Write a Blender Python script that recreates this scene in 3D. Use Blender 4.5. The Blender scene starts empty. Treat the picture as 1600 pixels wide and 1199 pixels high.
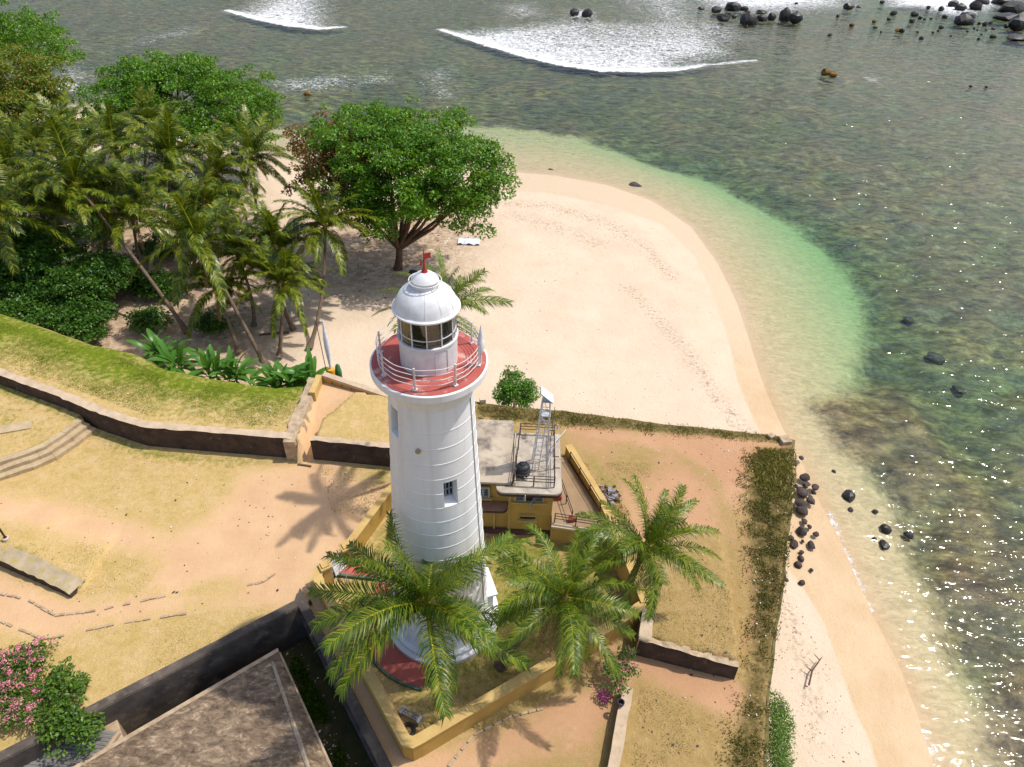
import bpy, bmesh, math, random
import numpy as np
from mathutils import Vector, Matrix, noise

random.seed(7); rng = np.random.default_rng(7)
scene = bpy.context.scene
COL = scene.collection
R = math.radians

# ------------------------------------------------------------------ camera
CAM_H, FPX, PITCH, ROLL = 40.6, 1100.0, R(39.0), R(2.3)
_R0 = np.array([1, 0, 0.]); _U0 = np.array([0, math.sin(PITCH), math.cos(PITCH)])
_F = np.array([0, math.cos(PITCH), -math.sin(PITCH)])
_R = _R0 * math.cos(ROLL) + _U0 * math.sin(ROLL); _U = _U0 * math.cos(ROLL) - _R0 * math.sin(ROLL)
_C = np.array([0, 0, CAM_H])
cam = bpy.data.cameras.new('camera'); cam_o = bpy.data.objects.new('camera', cam); COL.objects.link(cam_o)
cam.sensor_width = 36; cam.lens = FPX / 1600 * 36; cam.clip_start = 0.5; cam.clip_end = 4000
M = Matrix(((_R[0], _U[0], -_F[0], 0), (_R[1], _U[1], -_F[1], 0), (_R[2], _U[2], -_F[2], CAM_H), (0, 0, 0, 1)))
cam_o.matrix_world = M; scene.camera = cam_o

# ------------------------------------------------------------------ light
SUN_AZ, SUN_EL = R(73), R(61)          # azimuth measured from +Y towards +X
world = bpy.data.worlds.new('World'); scene.world = world; world.use_nodes = True
wn = world.node_tree; wn.nodes.clear()
sky = wn.nodes.new('ShaderNodeTexSky'); sky.sky_type = 'NISHITA'; sky.sun_disc = False
sky.sun_elevation = SUN_EL; sky.sun_rotation = SUN_AZ; sky.air_density = 1.0; sky.dust_density = 2.5; sky.ozone_density = 1.0
bg = wn.nodes.new('ShaderNodeBackground'); bg.inputs[1].default_value = 0.15
wo = wn.nodes.new('ShaderNodeOutputWorld'); wn.links.new(sky.outputs[0], bg.inputs[0]); wn.links.new(bg.outputs[0], wo.inputs[0])
sun = bpy.data.lights.new('sun', 'SUN'); sun.energy = 3.3; sun.angle = R(1.0); sun.color = (1.0, 0.945, 0.85)
sun_o = bpy.data.objects.new('sun', sun); COL.objects.link(sun_o)
sd = Vector((math.sin(SUN_AZ) * math.cos(SUN_EL), math.cos(SUN_AZ) * math.cos(SUN_EL), math.sin(SUN_EL)))
sun_o.rotation_euler = sd.to_track_quat('Z', 'Y').to_euler(); sun_o.location = (60, 20, 90)
scene.view_settings.view_transform = 'Standard'; scene.view_settings.look = 'None'
scene.view_settings.exposure = 0.14; scene.view_settings.gamma = 1.0
scene.cycles.max_bounces = 5; scene.cycles.diffuse_bounces = 2; scene.cycles.glossy_bounces = 2; scene.cycles.transparent_max_bounces = 12
scene.cycles.volume_bounces = 0; scene.cycles.caustics_reflective = False; scene.cycles.caustics_refractive = False
scene.cycles.sample_clamp_indirect = 6


def G(px, py, z=0.0):
    """photo pixel (1600 wide) -> world point on the level z"""
    d = _F + _R * (px - 800) / FPX - _U * (py - 599.5) / FPX
    return Vector(_C + d * ((z - CAM_H) / d[2]))


def P(q):
    q = np.array(q, float) - _C; w = q @ _F
    return 800 + FPX * (q @ _R) / w, 599.5 - FPX * (q @ _U) / w


def GY(px, py, y):
    """photo pixel -> world point at distance y"""
    d = _F + _R * (px - 800) / FPX - _U * (py - 599.5) / FPX
    return Vector(_C + d * (y / d[1]))


# ------------------------------------------------------------------ helpers
def tag(o, label=None, cat=None, group=None, kind=None):
    if label: o['label'] = label
    if cat: o['category'] = cat
    if group: o['group'] = group
    if kind: o['kind'] = kind
    return o


def origin(o):
    v = Vector((0, 0, 0))
    while o is not None:
        v = v + o.location; o = o.parent
    return v


def empty(name, loc, label, cat, group=None):
    o = bpy.data.objects.new(name, None); COL.objects.link(o); o.location = loc
    o.empty_display_size = 0.3
    return tag(o, label, cat, group)


class MB:
    def __init__(s): s.v = []; s.f = []; s.m = []; s.mi = 0

    def add(s, vs, fs):
        b = len(s.v); s.v += [tuple(q) for q in vs]; s.f += [tuple(b + i for i in f) for f in fs]; s.m += [s.mi] * len(fs)
        return s

    def box(s, c, size, rz=0.0, mat=None):
        x, y, z = size[0] / 2, size[1] / 2, size[2] / 2
        m = mat or (Matrix.Translation(Vector(c)) @ Matrix.Rotation(rz, 4, 'Z'))
        vs = [m @ Vector((i, j, k)) for k in (-z, z) for j in (-y, y) for i in (-x, x)]
        return s.add(vs, [(0, 2, 3, 1), (4, 5, 7, 6), (0, 1, 5, 4), (2, 6, 7, 3), (0, 4, 6, 2), (1, 3, 7, 5)])

    def prism(s, poly, z0, z1):
        """poly 2d ccw; z0/z1 number or list"""
        n = len(poly)
        a = z0 if hasattr(z0, '__len__') else [z0] * n; b = z1 if hasattr(z1, '__len__') else [z1] * n
        vs = [(p[0], p[1], a[i]) for i, p in enumerate(poly)] + [(p[0], p[1], b[i]) for i, p in enumerate(poly)]
        ar = sum(poly[i][0] * poly[(i + 1) % n][1] - poly[(i + 1) % n][0] * poly[i][1] for i in range(n))
        fs = [tuple(range(n - 1, -1, -1)), tuple(range(n, 2 * n))] + [(i, (i + 1) % n, n + (i + 1) % n, n + i) for i in range(n)]
        if ar < 0: fs = [tuple(reversed(f)) for f in fs]
        return s.add(vs, fs)

    def tube(s, pts, rad, n=8, cap=True):
        pts = [Vector(q) for q in pts]; k = len(pts)
        rs = rad if hasattr(rad, '__len__') else [rad] * k
        vs = []; ref = None
        for i, q in enumerate(pts):
            t = (pts[min(i + 1, k - 1)] - pts[max(i - 1, 0)]).normalized()
            if ref is None: ref = Vector((0, 0, 1)) if abs(t.z) < .9 else Vector((1, 0, 0))
            a = (ref - t * ref.dot(t)).normalized(); b = t.cross(a); ref = a
            for j in range(n):
                th = 2 * math.pi * j / n
                vs.append(q + (a * math.cos(th) + b * math.sin(th)) * rs[i])
        fs = [(i * n + j, i * n + (j + 1) % n, (i + 1) * n + (j + 1) % n, (i + 1) * n + j) for i in range(k - 1) for j in range(n)]
        if cap: fs += [tuple(range(n - 1, -1, -1)), tuple(range((k - 1) * n, k * n))]
        return s.add(vs, fs)

    def lathe(s, prof, n=48, c=(0, 0, 0), closed=False, a0=0.0, a1=2 * math.pi):
        """prof list of (r, z); outward faces when z rises"""
        full = abs(a1 - a0 - 2 * math.pi) < 1e-6; cols = n if full else n + 1
        k = len(prof); vs = []
        for r, z in prof:
            for j in range(cols):
                th = a0 + (a1 - a0) * j / n
                vs.append((c[0] + r * math.cos(th), c[1] + r * math.sin(th), c[2] + z))
        fs = []
        for i in range(k - 1 + (1 if closed else 0)):
            i2 = (i + 1) % k
            for j in range(n):
                j2 = (j + 1) % cols
                fs.append((i * cols + j, i * cols + j2, i2 * cols + j2, i2 * cols + j))
        return s.add(vs, fs)

    def build(s, name, mats, parent=None, smooth=False, label=None, cat=None, group=None, kind=None, local=False, loc=None):
        me = bpy.data.meshes.new(name)
        base = origin(parent) if parent is not None else Vector((0, 0, 0))
        if loc is not None: base = base + Vector(loc)
        vs = s.v if local else [(a - base.x, b - base.y, c - base.z) for a, b, c in s.v]
        me.from_pydata(vs, [], s.f)
        for m in (mats if isinstance(mats, (list, tuple)) else [mats]): me.materials.append(m)
        if any(s.m): me.polygons.foreach_set('material_index', s.m)
        o = bpy.data.objects.new(name, me); COL.objects.link(o)
        if parent is not None: o.parent = parent
        if loc is not None: o.location = loc
        if smooth:
            me.polygons.foreach_set('use_smooth', [True] * len(me.polygons))
            try: me.set_sharp_from_angle(angle=R(38))
            except Exception: pass
        return tag(o, label, cat, group, kind)


def obj(name, me, parent=None, loc=None, rot=None, scale=None):
    o = bpy.data.objects.new(name, me); COL.objects.link(o)
    if parent is not None: o.parent = parent
    if loc is not None: o.location = loc
    if rot is not None: o.rotation_euler = rot
    if scale is not None: o.scale = scale if hasattr(scale, '__len__') else (scale,) * 3
    return o


def mesh_np(name, V, F, mats, attrs=None, mat_idx=None, smooth=False):
    V = np.asarray(V, np.float32); F = np.asarray(F, np.int32); k = F.shape[1]
    me = bpy.data.meshes.new(name)
    me.vertices.add(len(V)); me.vertices.foreach_set('co', V.ravel())
    me.loops.add(F.size); me.loops.foreach_set('vertex_index', F.ravel())
    me.polygons.add(len(F)); me.polygons.foreach_set('loop_start', np.arange(0, F.size, k, dtype=np.int32))
    me.polygons.foreach_set('loop_total', np.full(len(F), k, np.int32))
    for m in (mats if isinstance(mats, (list, tuple)) else [mats]): me.materials.append(m)
    if mat_idx is not None: me.polygons.foreach_set('material_index', np.asarray(mat_idx, np.int32))
    me.update(calc_edges=True)
    if smooth: me.polygons.foreach_set('use_smooth', np.ones(len(F), bool))
    for a, val in (attrs or {}).items():
        at = me.attributes.new(a, 'FLOAT', 'POINT'); at.data.foreach_set('value', np.asarray(val, np.float32))
    me.validate(); return me


# polygon helpers (numpy)
def W(pts, z=0.0):
    return [(G(a, b, z).x, G(a, b, z).y) for a, b in pts]


def inside(X, Y, poly):
    res = np.zeros(X.shape, bool); n = len(poly)
    for i in range(n):
        x1, y1 = poly[i]; x2, y2 = poly[(i + 1) % n]
        if y1 == y2: continue
        c = ((y1 > Y) != (y2 > Y)) & (X < (x2 - x1) * (Y - y1) / (y2 - y1) + x1)
        res ^= c
    return res


def dist_line(X, Y, pts, closed=False, near=False):
    best = np.full(X.shape, 1e9); bx = np.zeros(X.shape); by = np.zeros(X.shape)
    n = len(pts)
    for i in range(n if closed else n - 1):
        x1, y1 = pts[i]; x2, y2 = pts[(i + 1) % n]
        dx, dy = x2 - x1, y2 - y1; L = dx * dx + dy * dy + 1e-12
        t = np.clip(((X - x1) * dx + (Y - y1) * dy) / L, 0, 1)
        qx = x1 + t * dx; qy = y1 + t * dy; d = np.hypot(X - qx, Y - qy)
        m = d < best; best = np.where(m, d, best); bx = np.where(m, qx, bx); by = np.where(m, qy, by)
    return (best, bx, by) if near else best


def soft(X, Y, poly, feather=.6):
    """1 inside, 0 outside with a soft edge"""
    d = dist_line(X, Y, poly, True); s = np.where(inside(X, Y, poly), d, -d)
    return np.clip(s / feather * .5 + .5, 0, 1)


def sstep(a, b, x):
    t = np.clip((x - a) / (b - a), 0, 1); return t * t * (3 - 2 * t)


def vnoise(X, Y, scale, seed=0, octv=3):
    """value noise in numpy"""
    out = np.zeros(X.shape); amp = 1; tot = 0
    for o in range(octv):
        u = X / scale * 2 ** o + 37.3 * seed; v = Y / scale * 2 ** o + 11.7 * seed
        iu = np.floor(u).astype(np.int64); iv = np.floor(v).astype(np.int64); fu = u - iu; fv = v - iv
        fu = fu * fu * (3 - 2 * fu); fv = fv * fv * (3 - 2 * fv)

        def h(a, b):
            n = (a * 374761393 + b * 668265263 + seed * 982451653) & 0x7fffffff
            n = ((n ^ (n >> 13)) * 1274126177) & 0x7fffffff
            return ((n ^ (n >> 16)) & 0xffff) / 65535.0
        val = h(iu, iv) * (1 - fu) * (1 - fv) + h(iu + 1, iv) * fu * (1 - fv) + h(iu, iv + 1) * (1 - fu) * fv + h(iu + 1, iv + 1) * fu * fv
        out += amp * val; tot += amp; amp *= .5
    return out / tot


# ------------------------------------------------------------------ materials
class N:
    def __init__(s, name):
        s.mat = bpy.data.materials.new(name); s.mat.use_nodes = True; s.t = s.mat.node_tree; s.t.nodes.clear()
        s.out = s.t.nodes.new('ShaderNodeOutputMaterial')

    def n(s, typ, **kw):
        nd = s.t.nodes.new(typ)
        for k, v in kw.items(): setattr(nd, k, v)
        return nd

    def l(s, a, b): s.t.links.new(a, b)

    def val(s, sock, v):
        if isinstance(v, bpy.types.NodeSocket): s.l(v, sock)
        else:
            if hasattr(v, '__len__') and len(v) == 3 and sock.type == 'RGBA': v = (*v, 1)
            sock.default_value = v

    def pos(s, scale=(1, 1, 1), obj=False):
        g = s.n('ShaderNodeTexCoord').outputs['Object'] if obj else s.n('ShaderNodeNewGeometry').outputs['Position']
        m = s.n('ShaderNodeMapping'); s.l(g, m.inputs[0]); m.inputs['Scale'].default_value = scale
        return m.outputs[0]

    def noise(s, scale, detail=4, rough=.55, vec=None, dist=0.0):
        nd = s.n('ShaderNodeTexNoise'); nd.inputs['Scale'].default_value = scale; nd.inputs['Detail'].default_value = detail
        nd.inputs['Roughness'].default_value = rough; nd.inputs['Distortion'].default_value = dist
        s.l(vec if vec is not None else s.pos(), nd.inputs['Vector']); return nd.outputs['Fac']

    def vor(s, scale, vec=None, feature='F1'):
        nd = s.n('ShaderNodeTexVoronoi'); nd.feature = feature; nd.inputs['Scale'].default_value = scale
        s.l(vec if vec is not None else s.pos(), nd.inputs['Vector']); return nd.outputs['Distance']

    def ramp(s, fac, stops, interp='LINEAR'):
        nd = s.n('ShaderNodeValToRGB'); nd.color_ramp.interpolation = interp
        e = nd.color_ramp.elements
        while len(e) < len(stops): e.new(0.5)
        for i, (p, c) in enumerate(stops):
            e[i].position = p; e[i].color = (*c, 1) if hasattr(c, '__len__') else (c, c, c, 1)
        s.l(fac, nd.inputs[0]); return nd.outputs[0]

    def mix(s, fac, a, b, mode='MIX'):
        nd = s.n('ShaderNodeMix'); nd.data_type = 'RGBA'; nd.blend_type = mode
        s.val(nd.inputs[0], fac); s.val(nd.inputs[6], a); s.val(nd.inputs[7], b); return nd.outputs[2]

    def math(s, op, a, b=0.5, c=None):
        nd = s.n('ShaderNodeMath', operation=op); s.val(nd.inputs[0], a); s.val(nd.inputs[1], b)
        if c is not None: s.val(nd.inputs[2], c)
        return nd.outputs[0]

    def mapr(s, v, a, b, c=0.0, d=1.0):
        nd = s.n('ShaderNodeMapRange'); s.val(nd.inputs[0], v)
        for i, x in zip((1, 2, 3, 4), (a, b, c, d)): nd.inputs[i].default_value = x
        return nd.outputs[0]

    def attr(s, name):
        nd = s.n('ShaderNodeAttribute'); nd.attribute_name = name; return nd.outputs['Fac']

    def island(s):
        return s.n('ShaderNodeNewGeometry').outputs['Random Per Island']

    def bump(s, h, strength=.4, dist=.05):
        nd = s.n('ShaderNodeBump'); nd.inputs['Strength'].default_value = strength; nd.inputs['Distance'].default_value = dist
        s.l(h, nd.inputs['Height']); return nd.outputs[0]

    def bsdf(s, col, rough=.8, normal=None, spec=.3, metal=0.0):
        nd = s.n('ShaderNodeBsdfPrincipled'); s.val(nd.inputs['Base Color'], col); s.val(nd.inputs['Roughness'], rough)
        nd.inputs['Specular IOR Level'].default_value = spec; nd.inputs['Metallic'].default_value = metal
        if normal is not None: s.l(normal, nd.inputs['Normal'])
        return nd

    def done(s, sh):
        s.l(sh if isinstance(sh, bpy.types.NodeSocket) else sh.outputs[0], s.out.inputs[0]); return s.mat


def m_plain(name, c, c2=None, scale=1.5, rough=.75, bump=.25, fine=14, spec=.3, metal=0.0, dirt=None, lo=.35, hi=.65):
    m = N(name)
    c2 = c2 or tuple(x * .8 for x in c)
    f = m.noise(scale, 5, .62)
    col = m.mix(m.mapr(f, lo, hi), c, c2)
    if dirt:
        g = m.noise(dirt[1], 6, .7); col = m.mix(m.mapr(g, dirt[2], dirt[3]), col, dirt[0])
    b = m.bump(m.noise(fine, 4), bump, .03) if bump else None
    return m.done(m.bsdf(col, rough, b, spec, metal))


def m_leaf(name, stops, trans=.35, rough=.5, patch=None, spec=.35, glow=(.35, .5, .04)):
    """leaf colours vary from leaf to leaf and in broad patches"""
    m = N(name)
    f = m.island()
    col = m.ramp(f, stops)
    big = m.noise(.55, 4, .6)
    if patch: col = m.mix(m.mapr(big, patch[1], patch[2]), col, m.ramp(f, patch[0]))
    p = m.bsdf(col, rough, None, spec)
    t = m.n('ShaderNodeBsdfTranslucent'); m.l(m.mix(.5, col, glow, 'MIX'), t.inputs[0])
    mx = m.n('ShaderNodeMixShader'); mx.inputs[0].default_value = trans
    m.l(p.outputs[0], mx.inputs[1]); m.l(t.outputs[0], mx.inputs[2])
    return m.done(mx)


# ---- white tower paint with faint weather streaks
def mk_white():
    m = N('white_paint')
    streak = m.noise(1.0, 6, .65, m.pos((2.2, 2.2, .12)))
    blot = m.noise(.8, 5, .6)
    col = m.mix(m.mapr(streak, .48, .72, 0, .55), (.80, .80, .80), (.60, .58, .53))
    col = m.mix(m.mapr(blot, .52, .75, 0, .45), col, (.70, .685, .65))
    rust = m.noise(1.0, 6, .7, m.pos((3.5, 3.5, .2))); col = m.mix(m.mapr(rust, .68, .78, 0, .45), col, (.46, .33, .22))
    return m.done(m.bsdf(col, .55, m.bump(m.noise(9, 4), .15, .02), .35))


WHITE = mk_white()
WHITE_METAL = m_plain('white_metal_paint', (.78, .79, .80), (.66, .66, .66), 2.5, .4, .08, 20, .4, 0, ((.30, .13, .06), 2.2, .70, .78))
RAIL = m_plain('weathered_white_rail', (.74, .73, .72), (.60, .55, .52), 3, .5, .1, 20, .3, 0, ((.26, .10, .05), 2.6, .60, .70))
RED = m_plain('worn_red_paint', (.45, .115, .095), (.38, .085, .07), 1.2, .7, .2, 12, .3, 0, ((.66, .46, .40), 1.1, .54, .70))
RED_FINIAL = m_plain('red_finial_paint', (.42, .05, .05), (.33, .03, .03), 3, .5, .05)
RED_PATH = m_plain('red_cement_path', (.52, .13, .10), (.42, .11, .085), .9, .8, .25, 8, .25, 0, ((.30, .15, .10), 1.3, .56, .8))
GREEN_KERB = m_plain('green_kerb_paint', (.12, .19, .14), (.08, .11, .08), 2, .7)
YELLOW = m_plain('ochre_wall_paint', (.52, .33, .085), (.44, .27, .075), .7, .8, .3, 10, .2, 0, ((.30, .19, .08), .9, .60, .85))
YELLOW_TOP = m_plain('ochre_coping', (.60, .42, .16), (.50, .33, .12), .8, .8, .25, 10, .2, 0, ((.36, .25, .12), 1.2, .58, .85))
CREAM = m_plain('pale_plaster', (.60, .50, .36), (.48, .39, .27), 1, .8, .2)
ROOF_C = m_plain('stained_concrete_roof', (.52, .44, .34), (.40, .33, .25), .55, .85, .3, 9, .2, 0, ((.17, .145, .125), .6, .48, .66))
ROOF_C2 = m_plain('stained_concrete_roof_worn', (.52, .46, .38), (.36, .31, .25), 1.2, .85, .3, 9, .2, 0, ((.13, .11, .10), 1.0, .53, .66))
BROWN_TRIM = m_plain('dark_brown_trim', (.07, .035, .025), (.05, .03, .025), 2, .6)
BLACK_METAL = m_plain('black_painted_metal', (.035, .028, .028), (.07, .04, .03), 4, .5, .05)
GALV = m_plain('aluminium', (.70, .70, .74), (.55, .54, .58), 3, .35, .05, 20, .5, .35)
SHUTTER = m_plain('grey_blue_shutter', (.30, .36, .42), (.24, .29, .34), 3, .6)
DARK = m_plain('dark_opening', (.02, .02, .022), (.03, .03, .03), 3, .8)
TANK = m_plain('black_plastic', (.022, .024, .03), (.04, .042, .05), 3, .45)
BARREL = m_plain('grey_blue_plastic', (.13, .15, .18), (.10, .11, .13), 3, .5)
STONE_OLD = m_plain('old_rampart_stone', (.10, .068, .052), (.05, .036, .03), .9, .9, .9, 5, .15, 0, ((.24, .18, .13), 1.6, .60, .74))
STONE_TOP = m_plain('pale_wall_top', (.58, .45, .32), (.46, .35, .24), 1.0, .9, .5, 6, .15, 0, ((.28, .21, .14), 2.0, .60, .75))
STONE_RUB = m_plain('rubble_stone', (.52, .40, .27), (.34, .25, .16), 2.2, .9, .9, 6, .15)
STEP_ST = m_plain('step_stone', (.52, .41, .26), (.40, .30, .18), 1.5, .9, .5, 7, .15)
BLACK_WALL = m_plain('soot_black_plaster', (.125, .102, .085), (.06, .05, .044), .7, .9, .5, 6, .15, 0, ((.24, .19, .145), .8, .54, .74))
BOULDER = m_plain('dark_basalt', (.085, .062, .052), (.04, .032, .03), 1.2, .75, .7, 5, .35, 0, ((.18, .13, .095), 1.8, .60, .75))
SEA_ROCK = m_plain('wet_sea_rock', (.035, .029, .027), (.018, .016, .016), .5, .5, .6, 2.5, .45, 0, ((.12, .095, .07), .8, .62, .78))
ALGAE_ROCK = m_plain('ochre_weedy_rock', (.28, .14, .03), (.10, .05, .015), 1.2, .8, .6, 4)
BARK = m_plain('palm_bark', (.20, .145, .105), (.13, .09, .065), 2.5, .9, .6, 7, .15)
BARK_DK = m_plain('tree_bark', (.17, .105, .065), (.09, .055, .035), 2.5, .9, .7, 7, .15)
COCO = m_plain('coconut_husk', (.20, .20, .05), (.17, .10, .03), 4, .6)
LITTER = m_plain('litter_white', (.75, .74, .72), (.6, .6, .62), 8, .6, 0)
PANEL_BLUE = m_plain('pale_blue_panel', (.30, .45, .72), (.25, .38, .62), 2, .3, 0)
GREY_STEEL = m_plain('grey_steel', (.26, .26, .27), (.18, .17, .16), 3, .5)
ORANGE = m_plain('orange_yellow_plastic', (.75, .38, .03), (.62, .30, .02), 3, .5)
CLOTH_W = m_plain('white_cloth', (.78, .80, .84), (.55, .62, .75), 3, .8)
DARK_CLOTH = m_plain('dark_purple_cloth', (.05, .035, .07), (.03, .03, .05), 3, .8)

PALM_G = m_leaf('palm_leaf_green', [(0, (.020, .070, .006)), (.5, (.060, .140, .009)), (1, (.27, .31, .022))], .34, .36, ([(0, (.06, .12, .012)), (1, (.20, .24, .03))], .5, .7))
PALM_Y = m_leaf('palm_leaf_olive', [(0, (.020, .055, .004)), (.5, (.060, .115, .006)), (.8, (.15, .205, .010)), (1, (.34, .34, .020))], .30, .34, ([(0, (.04, .075, .005)), (.6, (.14, .175, .010)), (1, (.40, .37, .025))], .50, .66), .4, (.24, .32, .015))
RACHIS = m_plain('yellow_midrib', (.48, .42, .03), (.38, .36, .03), 3, .5, 0)
RACHIS_D = m_plain('dry_midrib', (.30, .19, .07), (.20, .12, .05), 3, .7, 0)
ALMOND = m_leaf('almond_leaf', [(0, (.028, .105, .006)), (.5, (.070, .21, .008)), (.96, (.16, .33, .014)), (1, (.30, .18, .02))], .30, .38, ([(0, (.05, .15, .006)), (.5, (.13, .29, .010)), (1, (.26, .40, .018))], .50, .66))
ALMOND_R = m_leaf('almond_leaf_reddening', [(0, (.08, .09, .012)), (.4, (.20, .075, .02)), (.75, (.34, .10, .03)), (1, (.16, .18, .02))], .30, .45)
ALMOND_Y = m_leaf('almond_leaf_yellowing', [(0, (.045, .11, .008)), (.5, (.12, .18, .012)), (.8, (.24, .24, .016)), (1, (.40, .20, .02))], .30, .42)
SHRUB = m_leaf('shrub_leaf', [(0, (.020, .070, .008)), (.6, (.045, .13, .012)), (1, (.12, .24, .02))], .25, .38)
BUSH = m_leaf('bright_bush_leaf', [(0, (.04, .13, .01)), (.6, (.08, .22, .012)), (1, (.15, .32, .02))], .3, .4)
OLEANDER = m_leaf('oleander_leaf', [(0, (.035, .09, .012)), (.6, (.08, .17, .018)), (1, (.18, .28, .03))], .28, .42)
PINK = m_leaf('pink_petal', [(0, (.62, .13, .22)), (.5, (.75, .24, .32)), (1, (.85, .42, .48))], .15, .6)
PURPLE = m_plain('magenta_cloth', (.34, .04, .20), (.25, .03, .15), 4, .7, 0)
BANANA = m_leaf('banana_leaf', [(0, (.04, .14, .02)), (.6, (.075, .22, .03)), (1, (.14, .30, .04))], .3, .35)
SCRUB = m_leaf('scrub_blade', [(0, (.09, .075, .025)), (.35, (.17, .13, .04)), (.7, (.28, .20, .075)), (1, (.42, .31, .14))], .2, .7, ([(0, (.08, .10, .02)), (.6, (.16, .17, .03)), (1, (.32, .26, .08))], .42, .6))
SCRUB_G = m_leaf('green_scrub_leaf', [(0, (.035, .09, .010)), (.6, (.075, .17, .014)), (1, (.17, .26, .02))], .25, .5)
SCRUB_Y = m_leaf('yellow_scrub_leaf', [(0, (.10, .10, .02)), (.5, (.28, .24, .05)), (.9, (.48, .38, .11)), (1, (.6, .35, .3))], .2, .6)
BANK_B = m_leaf('bank_grass_blade', [(0, (.10, .16, .012)), (.6, (.19, .25, .022)), (1, (.36, .35, .06))], .2, .7, ([(0, (.24, .23, .04)), (1, (.48, .39, .13))], .54, .68))
LAWN_B = m_leaf('lawn_blade', [(0, (.26, .22, .05)), (.5, (.42, .33, .10)), (1, (.56, .43, .17))], .2, .7, ([(0, (.17, .20, .03)), (.6, (.27, .28, .045)), (1, (.42, .35, .09))], .42, .6))


def mk_glass():
    m = N('lantern_glass')
    g = m.n('ShaderNodeBsdfGlossy'); g.inputs['Roughness'].default_value = .03; g.inputs[0].default_value = (.9, .9, .9, 1)
    t = m.n('ShaderNodeBsdfTransparent'); t.inputs[0].default_value = (.55, .52, .46, 1)
    fr = m.n('ShaderNodeFresnel'); fr.inputs[0].default_value = 1.5
    mx = m.n('ShaderNodeMixShader'); m.l(m.math('ADD', fr.outputs[0], .06), mx.inputs[0]); m.l(t.outputs[0], mx.inputs[1]); m.l(g.outputs[0], mx.inputs[2])
    return m.done(mx)


GLASS = mk_glass()
LENS = m_plain('lens_brass_glass', (.16, .12, .07), (.06, .05, .04), 3, .25, 0, 14, .6, .3)


# ---- fort ground: bare earth, dry grass, green grass
def mk_ground():
    m = N('fort_earth_and_grass')
    p = m.pos()
    n1 = m.noise(.35, 5, .6, p); n2 = m.noise(2.2, 6, .68, p); n3 = m.noise(9, 4, .7, p); n4 = m.noise(.12, 3, .5, p)
    jit = m.math('ADD', m.math('MULTIPLY', m.math('SUBTRACT', n2, .5), 1.25), m.math('MULTIPLY', m.math('SUBTRACT', n1, .5), .55))
    d = m.mapr(m.math('ADD', m.attr('dirt'), jit), .32, .68)
    gr = m.mapr(m.math('ADD', m.attr('green'), m.math('MULTIPLY', jit, .9)), .28, .75)
    pk = m.attr('pink')
    earth = m.mix(m.mapr(n1, .3, .7), (.66, .44, .255), (.57, .36, .20))
    earthp = m.mix(m.mapr(n1, .3, .7), (.52, .31, .18), (.45, .255, .14))
    earth = m.mix(pk, earth, earthp)
    earth = m.mix(m.mapr(n3, .55, .8, 0, .35), earth, (.40, .26, .15))
    dry = m.mix(m.mapr(n2, .3, .72), (.60, .425, .185), (.44, .30, .105))
    dry = m.mix(m.mapr(n3, .42, .72, 0, .55), dry, (.62, .47, .22))
    na = m.noise(.75, 7, .74, p, .4); nb = m.noise(5.5, 5, .75, p)
    dry = m.mix(m.mapr(na, .50, .64, 0, .75), dry, (.62, .445, .235))
    dry = m.mix(m.mapr(na, .30, .46, .7, 0), dry, (.40, .315, .075))
    dry = m.mix(m.mapr(nb, .54, .72, 0, .6), dry, (.33, .235, .075))
    dry = m.mix(m.math('MULTIPLY', pk, .75), dry, m.mix(m.mapr(n2, .3, .7), (.38, .26, .11), (.25, .17, .06)))
    grn = m.mix(m.mapr(n2, .3, .7), (.18, .235, .014), (.10, .145, .010))
    grn = m.mix(m.mapr(n3, .5, .8, 0, .6), grn, (.28, .25, .04))
    col = m.mix(gr, dry, grn)
    scr = m.ramp(m.noise(3.2, 6, .75, p), [(.34, (.060, .058, .018)), (.48, (.13, .10, .034)), (.60, (.22, .155, .065)), (.72, (.34, .25, .13))])
    col = m.mix(m.mapr(m.math('ADD', m.attr('scrub'), m.math('MULTIPLY', jit, .8)), .3, .7), col, scr)
    col = m.mix(d, col, earth)
    col = m.mix(m.mapr(m.noise(1.7, 7, .75, p), .66, .76, 0, .5), col, (.20, .14, .07))
    hb = m.math('ADD', m.math('MULTIPLY', n3, m.mapr(d, 0, 1, 1, .3)), m.math('MULTIPLY', n2, .8))
    return m.done(m.bsdf(col, .95, m.bump(hb, .7, .10), .1))


GROUND = mk_ground()


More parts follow.
